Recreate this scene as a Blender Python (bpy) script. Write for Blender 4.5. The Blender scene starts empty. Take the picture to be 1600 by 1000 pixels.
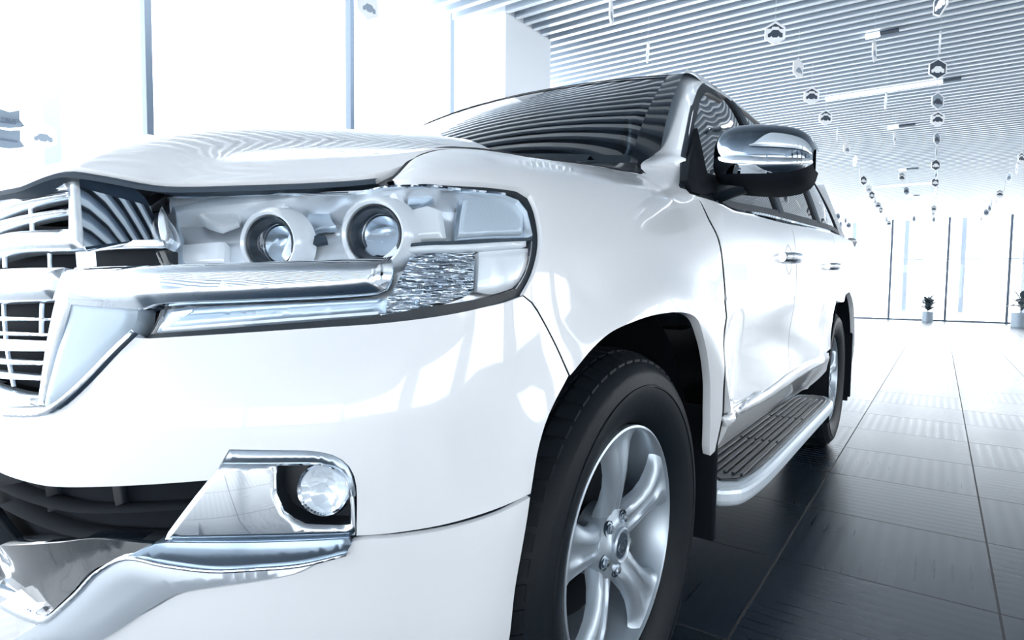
import bpy, bmesh, math, random
import numpy as np
from mathutils import Vector, Matrix
from mathutils.bvhtree import BVHTree
from mathutils.geometry import delaunay_2d_cdt, barycentric_transform
PI = math.pi
sc = bpy.context.scene
COL = sc.collection

# ------------------------------------------------------------------ camera
# measured from vanishing points, wheel size and floor tiles; metres, x = towards the rear of the car, z up
CF, CYAW, CPIT, CROL = 945.588, .6148, .0582, .0111
CAM = Vector((-1.1475, -1.4408, .9305))
fw = Vector((math.cos(CYAW)*math.cos(CPIT), math.sin(CYAW)*math.cos(CPIT), -math.sin(CPIT)))
rt = fw.cross(Vector((0, 0, 1))).normalized(); upv = rt.cross(fw)
c_, s_ = math.cos(CROL), math.sin(CROL)
rt, upv = c_*rt + s_*upv, -s_*rt + c_*upv
camd = bpy.data.cameras.new('camera'); cam = bpy.data.objects.new('camera', camd); COL.objects.link(cam)
M = Matrix((rt, upv, -fw)).transposed().to_4x4(); M.translation = CAM
cam.matrix_world = M
camd.sensor_width = 36; camd.lens = 36*CF/1600; camd.clip_start = .02; camd.clip_end = 500
sc.camera = cam

# ------------------------------------------------------------------ light
w = bpy.data.worlds.new('world'); sc.world = w; w.use_nodes = True
bg = w.node_tree.nodes['Background']; bg.inputs[0].default_value = (.945, .978, 1, 1); bg.inputs[1].default_value = 5.0
sc.view_settings.view_transform = 'Standard'; sc.view_settings.look = 'None'
sc.view_settings.gamma = 1; sc.view_settings.use_curve_mapping = False
sc.view_settings.exposure = 0.50

# ------------------------------------------------------------------ materials
def nodes(m): return m.node_tree.nodes, m.node_tree.links
def mat(name, col, rough=.5, metal=0, coat=0, spec=.5, emit=None, es=1, trans=0, ior=1.45):
    m = bpy.data.materials.new(name); m.use_nodes = True
    b = m.node_tree.nodes['Principled BSDF']
    b.inputs['Base Color'].default_value = (*col, 1); b.inputs['Roughness'].default_value = rough
    b.inputs['Metallic'].default_value = metal; b.inputs['Coat Weight'].default_value = coat
    b.inputs['Coat Roughness'].default_value = .02
    b.inputs['Specular IOR Level'].default_value = spec; b.inputs['IOR'].default_value = ior
    b.inputs['Transmission Weight'].default_value = trans
    if emit: b.inputs['Emission Color'].default_value = (*emit, 1); b.inputs['Emission Strength'].default_value = es
    return m
def bump(m, scale=(1, 1, 1), strength=.3, dist=.002, kind='NOISE', nscale=50, coord='Object'):
    n, l = nodes(m); b = n['Principled BSDF']
    tc = n.new('ShaderNodeTexCoord'); mp = n.new('ShaderNodeMapping'); mp.inputs['Scale'].default_value = scale
    t = n.new('ShaderNodeTexNoise' if kind == 'NOISE' else 'ShaderNodeTexVoronoi'); t.inputs['Scale'].default_value = nscale
    bp = n.new('ShaderNodeBump'); bp.inputs['Strength'].default_value = strength; bp.inputs['Distance'].default_value = dist
    l.new(tc.outputs[coord], mp.inputs[0]); l.new(mp.outputs[0], t.inputs['Vector'])
    l.new(t.outputs[0], bp.inputs['Height']); l.new(bp.outputs[0], b.inputs['Normal']); return m
def glassy(name, tint, f0=.04, rough=0.0, coat_strength=1.0):
    """thin pane: a mirror by Fresnel over a tinted see-through"""
    m = bpy.data.materials.new(name); m.use_nodes = True; n, l = nodes(m); n.clear()
    out = n.new('ShaderNodeOutputMaterial'); mx = n.new('ShaderNodeMixShader'); tr = n.new('ShaderNodeBsdfTransparent')
    gl = n.new('ShaderNodeBsdfGlossy'); ge = n.new('ShaderNodeNewGeometry'); dt = n.new('ShaderNodeVectorMath'); dt.operation = 'DOT_PRODUCT'
    l.new(ge.outputs['Normal'], dt.inputs[0]); l.new(ge.outputs['Incoming'], dt.inputs[1])
    def mm(op, a, b):
        q = n.new('ShaderNodeMath'); q.operation = op
        for i, v in enumerate((a, b)):
            if isinstance(v, (int, float)): q.inputs[i].default_value = v
            elif v is not None: l.new(v, q.inputs[i])
        return q.outputs[0]
    F0 = ((f0-1)/(f0+1))**2
    sch = mm('ADD', F0, mm('MULTIPLY', 1-F0, mm('POWER', mm('SUBTRACT', 1, mm('ABSOLUTE', dt.outputs['Value'], None)), 5)))
    tr.inputs[0].default_value = (*tint, 1); gl.inputs[0].default_value = (1, 1, 1, 1); gl.inputs['Roughness'].default_value = rough
    l.new(sch, mx.inputs[0]); l.new(tr.outputs[0], mx.inputs[1]); l.new(gl.outputs[0], mx.inputs[2]); l.new(mx.outputs[0], out.inputs[0])
    return m
PAINT = mat('pearl_white_paint', (.80, .83, .865), .28, 0, 1, .5)
CHROME = mat('chrome', (.82, .88, .94), .02, 1)
SKID = mat('skid_silver', (.56, .62, .69), .3, .35)
FRAME = mat('bright_chrome', (.86, .92, .98), .22, .85)
SATIN = mat('satin_silver', (.50, .58, .66), .35, 1)
SILVER = mat('silver_plastic', (.62, .70, .78), .25, .6)
WHITEPL = mat('bright_bezel', (.92, .95, .98), .15, .1)
BLACK = mat('black_plastic', (.008, .015, .024), .35)
GLOSSBLACK = mat('gloss_black', (.008, .012, .018), .08, 0, .6)
SOFTBLACK = mat('matt_black', (.006, .009, .014), .8, spec=.2)
RUBBER = bump(mat('tyre_rubber', (.006, .010, .015), .5, spec=.22), nscale=90, strength=.15)
WHEEL = mat('wheel_silver', (.46, .53, .60), .32, .6)
GREYSEAL = mat('grey_seal', (.04, .06, .085), .6, spec=.3)
INTER = mat('cabin_dark', (.02, .028, .038), .8)
CABIN2 = mat('seat_dark', (.05, .065, .085), .7)
GLASS = glassy('tinted_glass', (.12, .16, .20), 1.95)
PRIV = glassy('privacy_glass', (.06, .08, .10), 1.8)
LENS = glassy('clear_lens', (.93, .96, .99), 1.35)
SHEET = glassy('sheet_glass', (.96, .98, 1.0), 1.3)

# ------------------------------------------------------------------ tools
def ray(px, py): return (fw + (px-800)/CF*rt - (py-500)/CF*upv)
def P(px, py, x=None, y=None, z=None):
    d = ray(px, py)
    t = (x-CAM.x)/d.x if x is not None else (y-CAM.y)/d.y if y is not None else (z-CAM.z)/d.z
    return CAM + t*d
def pw(tab):
    """smooth monotone interpolation through (x, value) pairs"""
    xs = [a for a, b in tab]; ys = [b for a, b in tab]; n = len(xs)
    d = [(ys[i+1]-ys[i])/(xs[i+1]-xs[i]) for i in range(n-1)]
    m = [d[0]]+[0 if d[i-1]*d[i] <= 0 else 2*d[i-1]*d[i]/(d[i-1]+d[i]) for i in range(1, n-1)]+[d[-1]]
    def f(x):
        if x <= xs[0]: return ys[0]
        if x >= xs[-1]: return ys[-1]
        i = 0
        while x > xs[i+1]: i += 1
        h = xs[i+1]-xs[i]; t = (x-xs[i])/h; t2 = t*t; t3 = t2*t
        return (2*t3-3*t2+1)*ys[i]+(t3-2*t2+t)*h*m[i]+(-2*t3+3*t2)*ys[i+1]+(t3-t2)*h*m[i+1]
    return f
def crs(pts, n=8):
    o = []
    for i in range(len(pts)-1):
        a = pts[max(i-1, 0)]; b = pts[i]; c = pts[i+1]; d = pts[min(i+2, len(pts)-1)]
        for k in range(n):
            t = k/n
            o.append(.5*((2*b)+(c-a)*t+(2*a-5*b+4*c-d)*t*t+(3*b-a-3*c+d)*t**3))
    o.append(pts[-1]); return o
def smoothstep(a, b, x):
    t = min(1, max(0, (x-a)/(b-a))); return t*t*(3-2*t)
def link(name, me, m, parent=None):
    o = bpy.data.objects.new(name, me); COL.objects.link(o)
    if m: me.materials.append(m)
    if parent: o.parent = parent
    return o
def mesh(name, vs, fs, m, parent=None, smooth=True, normals=None):
    me = bpy.data.meshes.new(name); me.from_pydata([tuple(v) for v in vs], [], fs); me.validate()
    me.polygons.foreach_set('use_smooth', [smooth]*len(me.polygons)); me.update()
    if normals is not None and len(normals) == len(me.vertices): me.normals_split_custom_set_from_vertices([tuple(n) for n in normals])
    return link(name, me, m, parent)
def empty(name, loc=(0, 0, 0)):
    o = bpy.data.objects.new(name, None); COL.objects.link(o); o.location = loc; o.empty_display_size = .1; return o
def tag(o, label=None, cat=None, group=None, kind=None):
    if label: o['label'] = label
    if cat: o['category'] = cat
    if group: o['group'] = group
    if kind: o['kind'] = kind
    return o
def autosmooth(o, ang=35):
    me = o.data
    bm = bmesh.new(); bm.from_mesh(me)
    for e in bm.edges:
        if len(e.link_faces) == 2 and e.calc_face_angle(0) > math.radians(ang): e.smooth = False
    bm.to_mesh(me); bm.free(); return o
def bevel(o, wd, seg=2):
    b = o.modifiers.new('bevel', 'BEVEL'); b.width = wd; b.segments = seg; b.limit_method = 'ANGLE'; b.angle_limit = math.radians(35)
    b.harden_normals = False; return o
def boxmesh(bm, lo, hi):
    vs = [bm.verts.new((x, y, z)) for x in (lo[0], hi[0]) for y in (lo[1], hi[1]) for z in (lo[2], hi[2])]
    for f in ((0, 1, 3, 2), (4, 6, 7, 5), (0, 4, 5, 1), (2, 3, 7, 6), (0, 2, 6, 4), (1, 5, 7, 3)): bm.faces.new([vs[i] for i in f])
def frombm(name, bm, m, parent=None, smooth=False):
    bmesh.ops.recalc_face_normals(bm, faces=bm.faces)
    me = bpy.data.meshes.new(name); bm.to_mesh(me); bm.free()
    me.polygons.foreach_set('use_smooth', [smooth]*len(me.polygons)); return link(name, me, m, parent)
def box(name, lo, hi, m, parent=None, bv=0):
    bm = bmesh.new(); boxmesh(bm, lo, hi); o = frombm(name, bm, m, parent)
    if bv: bevel(o, bv)
    return o
def loft(name, rings, m, parent=None, closed=True, caps=False, smooth=True):
    n = len(rings[0]); vs = [v for r in rings for v in r]; fs = []
    for i in range(len(rings)-1):
        for j in range(n if closed else n-1):
            k = (j+1) % n; fs.append((i*n+j, i*n+k, (i+1)*n+k, (i+1)*n+j))
    if caps: fs.append(tuple(range(n))[::-1]); fs.append(tuple((len(rings)-1)*n+j for j in range(n)))
    bm = bmesh.new(); vv = [bm.verts.new(v) for v in vs]
    for f in fs:
        try: bm.faces.new([vv[i] for i in f])
        except ValueError: pass
    return autosmooth(frombm(name, bm, m, parent, smooth), 40)
def lathe(name, prof, m, parent=None, centre=(0, 0, 0), n=48, smooth=True):
    """prof = (r, h) pairs turned about the y axis (h grows to -y, outboard)"""
    rings = []
    for r, h in prof: rings.append([Vector((centre[0]+r*math.cos(2*PI*k/n), centre[1]-h, centre[2]+r*math.sin(2*PI*k/n))) for k in range(n)])
    return loft(name, rings, m, parent, True, False, smooth)
def tube(name, pts, r, m, parent=None, n=8, caps=True):
    pts = [Vector(p) for p in pts]; rings = []
    for i, p in enumerate(pts):
        d = (pts[min(i+1, len(pts)-1)]-pts[max(i-1, 0)]).normalized()
        a = d.cross(Vector((0, 0, 1)));  a = a.normalized() if a.length > 1e-3 else Vector((1, 0, 0)); b = d.cross(a)
        rr = r[i] if isinstance(r, (list, tuple)) else r
        rings.append([p+rr*(math.cos(2*PI*k/n)*a+math.sin(2*PI*k/n)*b) for k in range(n)])
    return loft(name, rings, m, parent, True, caps)

class Surf:
    """parametric sheet (u, v in about metres) that outlines can be laid on"""
    def __init__(s, f, ur, vr, nu, nv, out, off=0):
        s.f0, s.ur, s.vr, s.nu, s.nv, s.out, s.off = f, ur, vr, nu, nv, Vector(out), off; s._b = None; s.cache = {}
    def nrm(s, u, v, e=.004):
        a = s.f0(u+e, v)-s.f0(u-e, v); b = s.f0(u, v+e)-s.f0(u, v-e); n = a.cross(b)
        if n.length < 1e-12: n = s.out.copy()
        n.normalize(); return n*s.sgn
    def build(s):
        s.sgn = 1; um, vm = (s.ur[0]+s.ur[1])/2, (s.vr[0]+s.vr[1])/2
        if s.nrm(um, vm).dot(s.out) < 0: s.sgn = -1
        V, F, s.uv = [], [], []
        for i in range(s.nu+1):
            for j in range(s.nv+1):
                u = s.ur[0]+(s.ur[1]-s.ur[0])*i/s.nu; v = s.vr[0]+(s.vr[1]-s.vr[0])*j/s.nv
                p = s.f0(u, v); V.append(p+s.nrm(u, v)*s.off if s.off else p); s.uv.append((u, v))
        q = s.nv+1
        for i in range(s.nu):
            for j in range(s.nv):
                a = i*q+j; F += [(a, a+q, a+q+1), (a, a+q+1, a+1)]
        s.V, s.F = V, F; s._b = BVHTree.FromPolygons(V, F)
    def touv(s, loc, fi):
        a, b, c = s.F[fi]
        r = barycentric_transform(loc, s.V[a], s.V[b], s.V[c], Vector((*s.uv[a], 0)), Vector((*s.uv[b], 0)), Vector((*s.uv[c], 0)))
        return (r.x, r.y)
    def hit(s, item):
        if s._b is None: s.build()
        if len(item) == 3 and item[2] is None: return (item[0], item[1])
        if len(item) == 3:
            loc, n, fi, d = s._b.find_nearest(Vector(item))
        else:
            d = ray(*item).normalized(); loc, n, fi, dd = s._b.ray_cast(CAM, d)
            if loc is None:
                best = None   # ray passes outside: take the closest point of the sheet to the ray
                for t in np.arange(.4, 6, .02):
                    l2, n2, f2, d2 = s._b.find_nearest(CAM+d*t)
                    if best is None or d2 < best[0]: best = (d2, l2, f2)
                print('MISS', item, round(best[0], 3)); loc, fi = best[1], best[2]
        return s.touv(loc, fi)
    def pos(s, u, v, extra=0):
        if s._b is None: s.build()
        n = s.nrm(u, v); return s.f0(u, v)+n*(s.off+extra), n
    def at(s, px, py, extra=0):
        return s.pos(*s.hit((px, py)), extra)[0]
    def offset(s, o):
        if o not in s.cache: s.cache[o] = Surf(s.f0, s.ur, s.vr, s.nu, s.nv, s.out, s.off+o)
        return s.cache[o]

def roundline(pts, closed=True, step=.012):
    """pts in uv; gently rounds through shallow vertices, keeps sharp corners, resamples"""
    n = len(pts); pts = [Vector(p) for p in pts]; o = []
    def turn(i):
        if not closed and i in (0, n-1): return 180
        a = pts[i]-pts[i-1]; b = pts[(i+1) % n]-pts[i]
        if a.length < 1e-9 or b.length < 1e-9: return 0
        return math.degrees(abs(a.angle(b)))
    sharp = [turn(i) > 38 for i in range(n)]
    for i in range(n if closed else n-1):
        b, c = pts[i], pts[(i+1) % n]
        a = pts[i-1] if not sharp[i] else 2*b-c; d = pts[(i+2) % n] if not sharp[(i+1) % n] else 2*c-b
        k = max(1, int((c-b).length/step))
        for j in range(k):
            t = j/k; L = (c-b).length
            ma = (c-a)*.5; mb = (d-b)*.5
            if ma.length > L*1.0: ma *= L*1.0/ma.length
            if mb.length > L*1.0: mb *= L*1.0/mb.length
            o.append((2*t**3-3*t*t+1)*b+(t**3-2*t*t+t)*ma+(-2*t**3+3*t*t)*c+(t**3-t*t)*mb)
    if not closed: o.append(pts[-1])
    return o
def inpoly(P2, poly):
    x, y = P2[:, 0], P2[:, 1]; r = np.zeros(len(P2), bool); n = len(poly)
    for i in range(n):
        x1, y1 = poly[i]; x2, y2 = poly[(i+1) % n]
        if y1 == y2: continue
        c = ((y1 > y) != (y2 > y)) & (x < (x2-x1)*(y-y1)/(y2-y1)+x1); r ^= c
    return r
def segdist(P2, poly, grad=False):
    d = np.full(len(P2), 1e9); A = np.array(poly); B = np.roll(A, -1, 0); g = np.zeros((len(P2), 2))
    for a, b in zip(A, B):
        ab = b-a; L = (ab*ab).sum()+1e-12; t = np.clip(((P2-a)@ab)/L, 0, 1); q = a+t[:, None]*ab
        e = np.sqrt(((P2-q)**2).sum(1)); m = e < d; d[m] = e[m]; g[m] = ((P2-q)/(e[:, None]+1e-9))[m]
    return (d, g) if grad else d
def panel(name, surf, outline, m, parent=None, holes=(), th=.008, grid=.02, crown=0, cw=.012, step=.012, mirror=False, flip=0, uvin=False, disp=None):
    loops = []
    for L in (outline, *holes):
        uv = [Vector(p) for p in L] if uvin else [Vector(surf.hit(p)) for p in L]
        loops.append([tuple(p) for p in roundline(uv, True, step)])
    allv, edges = [], []
    for L in loops:
        b = len(allv); allv += L; edges += [(b+i, b+(i+1) % len(L)) for i in range(len(L))]
    A = np.array(loops[0]); lo, hi = A.min(0), A.max(0)
    gx = np.arange(lo[0]+grid*.5, hi[0], grid); gy = np.arange(lo[1]+grid*.5, hi[1], grid)
    if len(gx) and len(gy):
        G = np.array([(x, y) for x in gx for y in gy]); k = inpoly(G, loops[0])
        for h in loops[1:]: k &= ~inpoly(G, h)
        G = G[k]
        if len(G):
            d = segdist(G, loops[0])
            for h in loops[1:]: d = np.minimum(d, segdist(G, h))
            G = G[d > grid*.35]
        if crown:  # an extra ring near the rim so that the crown is round
            extra = []
            for L in loops:
                c = np.array(L); t = np.roll(c, -1, 0)-np.roll(c, 1, 0); nn = np.stack([-t[:, 1], t[:, 0]], 1); nn /= np.linalg.norm(nn, axis=1)[:, None]+1e-9
                for s in (1, -1):
                    for q in (.25, .6, 1.0): extra.append(c+s*nn*cw*q)
            E_ = np.concatenate(extra); k = inpoly(E_, loops[0])
            for h in loops[1:]: k &= ~inpoly(E_, h)
            E_ = E_[k]
            if len(E_):
                d = segdist(E_, loops[0])
                for h in loops[1:]: d = np.minimum(d, segdist(E_, h))
                E_ = E_[d > cw*.15]; G = np.concatenate([G, E_]) if len(G) else E_
        allv += [tuple(p) for p in G]
    r = delaunay_2d_cdt([Vector(p) for p in allv], edges, [], 0, 1e-6)
    vo, fo = r[0], r[2]; V2 = np.array([tuple(v) for v in vo])
    F = [f for f in fo if len(f) == 3]; C = np.array([V2[list(f)].mean(0) for f in F]); k = inpoly(C, loops[0])
    for h in loops[1:]: k &= ~inpoly(C, h)
    F = [f for f, q in zip(F, k) if q]
    # drop the slivers that would fold
    dist, gr_ = segdist(V2, loops[0], True)
    for h in loops[1:]:
        d2, g2 = segdist(V2, h, True); m_ = d2 < dist; dist[m_] = d2[m_]; gr_[m_] = g2[m_]
    pos, nor = [], []
    for (u, v), d in zip(V2, dist):
        e = crown*math.sin(min(1, d/cw)*PI/2) if crown else 0
        if disp: e += disp(u, v, d)
        p, n = surf.pos(u, v, e); pos.append(p); nor.append(n)
    cnor = list(nor)
    if crown and not disp:
        for i, ((u, v), d) in enumerate(zip(V2, dist)):
            if d >= cw: continue
            g = gr_[i]
            if d < 1e-5:   # on the rim: use the direction of the nearest inner vertices
                j = np.argsort(((V2-V2[i])**2).sum(1))[1:14]; j = [q for q in j if dist[q] > 1e-4]
                if j: g = gr_[j[0]]
            tu = (surf.f0(u+.003, v)-surf.f0(u-.003, v))/.006; tv = (surf.f0(u, v+.003)-surf.f0(u, v-.003))/.006
            sl = crown/cw*PI/2*math.cos(min(1, d/cw)*PI/2); sl = max(-1.4, min(1.4, sl))
            if tu.length < 1e-6 or tv.length < 1e-6: continue
            cnor[i] = (nor[i]-(tu.normalized()*g[0]+tv.normalized()*g[1])*sl).normalized()
    # orient
    Fo = []
    for f in F:
        a, b, c = (pos[i] for i in f); fn = (b-a).cross(c-a)
        Fo.append(tuple(f) if fn.dot(nor[f[0]]) >= 0 else (f[0], f[2], f[1]))
    if crown and not disp: nor2 = cnor
    elif disp:
        acc = [Vector((0, 0, 0)) for _ in pos]
        for f in Fo:
            a, b, c = (pos[i] for i in f); fn = (b-a).cross(c-a)
            for i in f: acc[i] += fn
        nor2 = [a.normalized() if a.length > 0 else n for a, n in zip(acc, nor)]
    else: nor2 = nor
    cnt = {}
    for f in Fo:
        for i in range(3): cnt[(f[i], f[(i+1) % 3])] = 1
    V, N, FF = list(pos), list(nor2), list(Fo); top = {}
    for (a, b) in list(cnt):
        if (b, a) in cnt: continue
        t = (pos[b]-pos[a])
        out = t.cross(nor[a]); out = out.normalized() if out.length > 1e-9 else nor[a]
        i = len(V)
        V += [pos[a], pos[b], pos[b]-nor[b]*th, pos[a]-nor[a]*th]
        N += [(nor[a]*.6+out).normalized(), (nor[b]*.6+out).normalized(), out, out]; FF.append((i, i+3, i+2, i+1))
    if mirror and max(p[1] for p in (tuple(v) for v in pos)) < -.03 and name != 'hood':
        o = mesh(name, V, FF, m, parent, True, N); o2 = o.copy(); o2.scale = (1, -1, 1); COL.objects.link(o2); return o
    if mirror:
        n0 = len(V); V += [Vector((v.x, -v.y, v.z)) for v in V]; N += [Vector((v.x, -v.y, v.z)) for v in N]
        FF += [tuple(n0+i for i in f[::-1]) for f in FF]
    return mesh(name, V, FF, m, parent, True, N)
def ribbon(name, surf, pts, wd, m, parent, th=.004, **k):
    """a strip of constant width along a line on a sheet"""
    uv = roundline([Vector(surf.hit(p)) for p in pts], False, .02); L, R = [], []
    for i, p in enumerate(uv):
        t = uv[min(i+1, len(uv)-1)]-uv[max(i-1, 0)]; n = Vector((-t.y, t.x)).normalized()*wd/2; L.append(p+n); R.append(p-n)
    V, N, F = [], [], []
    for a, b in zip(L, R):
        for q in (a, b):
            p, n = surf.pos(q.x, q.y); V += [p, p-n*th]; N += [n, n]
    for i in range(len(L)-1):
        a = i*4; F += [(a, a+4, a+6, a+2), (a+1, a, a+4, a+5)[::-1], (a+2, a+6, a+7, a+3)[::-1]]
    return mesh(name, V, F, m, parent, True)

# ------------------------------------------------------------------ the body sheets of the car
base = [Vector((x, y)) for x, y in [(-.893, .3), (-.895, .1), (-.893, -.1), (-.885, -.25), (-.865, -.40), (-.82, -.55), (-.74, -.70), (-.645, -.82), (-.545, -.905), (-.44, -.955), (-.33, -.98), (-.1, -.99),
        (.35, -.99), (1.0, -.985), (1.8, -.985), (2.5, -.988), (3.2, -.985), (3.6, -.965), (3.9, -.90), (4.02, -.78)]]
bl = crs(base, 24); al = [0]
for i in range(1, len(bl)): al.append(al[-1]+(bl[i]-bl[i-1]).length)
nbl = []
for i in range(len(bl)):
    t = bl[min(i+1, len(bl)-1)]-bl[max(i-1, 0)]; n = Vector((t.y, -t.x)).normalized(); nbl.append(n)   # outward
for i in range(len(nbl)): 
    if nbl[i].dot(Vector((0, -1)))+nbl[i].dot(Vector((-1, 0))) < 0: nbl[i] = -nbl[i]
import bisect
def plan(u):
    u = min(max(u, 0), al[-1]-1e-6); i = min(bisect.bisect_right(al, u)-1, len(bl)-2); t = (u-al[i])/(al[i+1]-al[i])
    return bl[i].lerp(bl[i+1], t), nbl[i].lerp(nbl[i+1], t).normalized()
side_in = pw([(.2, .09), (.3, .045), (.4, .02), (.5, .006), (.62, 0), (.85, 0), (.9, .003)])
front_in = pw([(.2, .16), (.35, .05), (.5, .012), (.62, 0), (.74, .005), (.82, .03), (.88, .06), (.9, .065)])
sh_a = pw([(0, 0), (.25, .27), (.5, .55), (.7, .745), (.85, .86), (1, 1)])
sh_b = pw([(0, .003), (.25, .010), (.5, .030), (.7, .065), (.85, .12), (1, .21)])
sh_f = pw([(0, .065), (.5, .085), (.8, .115), (1, .165)])
Hs = pw([(-.8, 1.065), (-.72, 1.075), (-.64, 1.095), (-.59, 1.125), (-.545, 1.147), (-.44, 1.166), (-.33, 1.175), (-.1, 1.195), (.1, 1.212), (.3, 1.230), (.42, 1.215), (.6, 1.20), (1, 1.21), (2.5, 1.27), (4, 1.32)])
def flare(x, z):
    f = 0
    for cx in (0, 2.85):
        r = math.hypot(x-cx, (z-.42)*1.0)
        f += .022*math.exp(-((r-.47)/.075)**2)*smoothstep(.2, .5, z+.05)
    return f
def fbody(u, v):
    p, n = plan(u); wgt = n.x*n.x
    if v < .9:
        z = v; ins = (1-wgt)*side_in(v)+wgt*front_in(v)
        if p.x > .45: ins += .085*min(1, max(0, (.57-v)/.16))*smoothstep(.42, .5, p.x)*smoothstep(2.45, 2.3, p.x)+.022*smoothstep(.45, .7, p.x)*smoothstep(2.4, 2.1, p.x)*math.exp(-((v-.72)/.13)**2)
    else:
        t = (v-.9)/.4; H = Hs(p.x); z = .9+(H-.9)*sh_a(t)
        k = 1-.74*smoothstep(.2, .46, p.x)
        ins = (1-wgt)*sh_b(t)*k+wgt*sh_f(t)
        if t > 1:
            q_ = smoothstep(.22, .42, p.x); z += (t-1)*.4*(.45+.65*q_); ins += (t-1)*.4*(.9-.5*q_)
    ins -= flare(p.x, z)*(1-wgt)
    q = p-n*ins
    return Vector((q.x, q.y, z))
BODY = Surf(fbody, (0, al[-1]), (.2, 1.44), 280, 70, (-.2, -1, 0))
# grille face: upright sheet a little behind the bumper nose
gpl = crs([Vector(p) for p in [(-.85, .3), (-.87, .1), (-.87, -.1), (-.862, -.25), (-.84, -.35), (-.80, -.43), (-.755, -.50), (-.70, -.56), (-.6, -.67)]], 10)
gl_ = [0]
for i in range(1, len(gpl)): gl_.append(gl_[-1]+(gpl[i]-gpl[i-1]).length)
def fgr(u, v):
    u = min(max(u, 0), gl_[-1]-1e-6); i = min(bisect.bisect_right(gl_, u)-1, len(gpl)-2); t = (u-gl_[i])/(gl_[i+1]-gl_[i]); p = gpl[i].lerp(gpl[i+1], t)
    return Vector((p.x+.10*(v-.75)*smoothstep(.7, 1.0, v), p.y, v))
GRILLE = Surf(fgr, (0, gl_[-1]), (.5, 1.2), 90, 30, (-1, 0, 0))
# hood: x = leading edge + s
lead_x = pw([(0, -.872), (.2, -.862), (.34, -.84), (.42, -.805), (.48, -.765), (.53, -.72), (.62, -.645), (.72, -.555), (.78, -.50), (.82, -.46)])
lead_z = pw([(0, 1.055), (.34, 1.068), (.42, 1.088), (.46, 1.082), (.53, 1.069), (.62, 1.074), (.72, 1.084), (.78, 1.094), (.82, 1.096)])
rise_c = pw([(0, 0), (.08, .050), (.2, .10), (.33, .135), (.6, .185), (.8, .215), (1.0, .235), (1.3, .26)])
rise_s = None
hs_pts = sorted([tuple(BODY.pos(*BODY.hit(q))[0]) for q in [(613, 281), (640, 253), (665, 240), (700, 233), (760, 236), (820, 245), (900, 256), (960, 265), (1003, 272)]])
print('seam', [tuple(round(c, 3) for c in q) for q in hs_pts])
rise_s = pw([(0, 0)]+[(q[0]-lead_x(-q[1]), q[2]-lead_z(-q[1])+.002) for q in hs_pts if q[0]-lead_x(-q[1]) > .05]+[(1.25, .16)])
yE = pw([(q[0], -q[1]) for q in hs_pts]); zE = pw([(q[0], q[2]) for q in hs_pts])
def fhood(u, v):   # u = s behind the leading edge, v = y (negative on the viewer's side)
    a = abs(v); k = smoothstep(.36, .77, a); r = rise_c(u)*(1-k)+rise_s(u)*k
    r -= .022*smoothstep(.15, .5, u)*math.exp(-(a/.22)**2)
    x = lead_x(a)+u; z = lead_z(a)+r
    return Vector((x, v, z))
HOOD = Surf(fhood, (0, 1.2), (-.83, .83), 90, 90, (0, 0, 1))
# greenhouse side: u = x, v = height before roof scaling
gprof_y = pw([(1.10, .935), (1.18, .925), (1.3, .885), (1.45, .828), (1.6, .755), (1.68, .705), (1.74, .64), (1.79, .54), (1.84, .3), (1.87, .001)])
gprof_z = pw([(1.10, 1.10), (1.18, 1.18), (1.3, 1.30), (1.45, 1.45), (1.6, 1.60), (1.68, 1.678), (1.74, 1.728), (1.79, 1.765), (1.84, 1.795), (1.87, 1.80)])
roofk = pw([(.2, .97), (.8, .97), (1.0, .99), (1.3, 1.035), (1.7, 1.06), (2.4, 1.07), (3.2, 1.04), (4.1, .97)])
def fgreen(u, v):
    z = 1.1+(gprof_z(v)-1.1)*roofk(u); y = gprof_y(v)-.05*smoothstep(2.8, 4.1, u)
    return Vector((u, -y, z))
GREEN = Surf(fgreen, (.2, 4.1), (1.10, 1.87), 160, 60, (0, -1, .3))

# ================================================================== THE CAR
car = tag(empty('large_suv', (0, 0, 0)), 'large white four-wheel-drive car with chrome grille, front left corner close to us', 'car')
arch_f = [(891, 586), (926, 544), (958, 517), (1002, 498), (1034, 490), (1066, 488), (1088, 497), (1099, 526), (1106, 559), (1110, 602), (1110, 656), (1109, 700)]
seam_b = [(891, 586), (872, 544), (850, 501), (832, 472), (818, 461)]
hl_right = [(818, 461), (834, 431), (844, 396), (846, 365), (840, 329), (829, 304), (812, 293), (775, 287), (700, 282), (640, 280)]
door1 = [(1088, 306), (1105, 340), (1122, 376), (1128, 413), (1134, 496), (1131, 590), (1128, 650), (1117, 705)]
hseam = [(613, 281), (640, 253), (665, 240), (700, 233), (760, 236), (820, 245), (900, 256), (960, 265), (1003, 272)]
def off(pts, dx, dy): return [(p[0]+dx, p[1]+dy) for p in pts]
uS = BODY.hit  # shorthand
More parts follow.
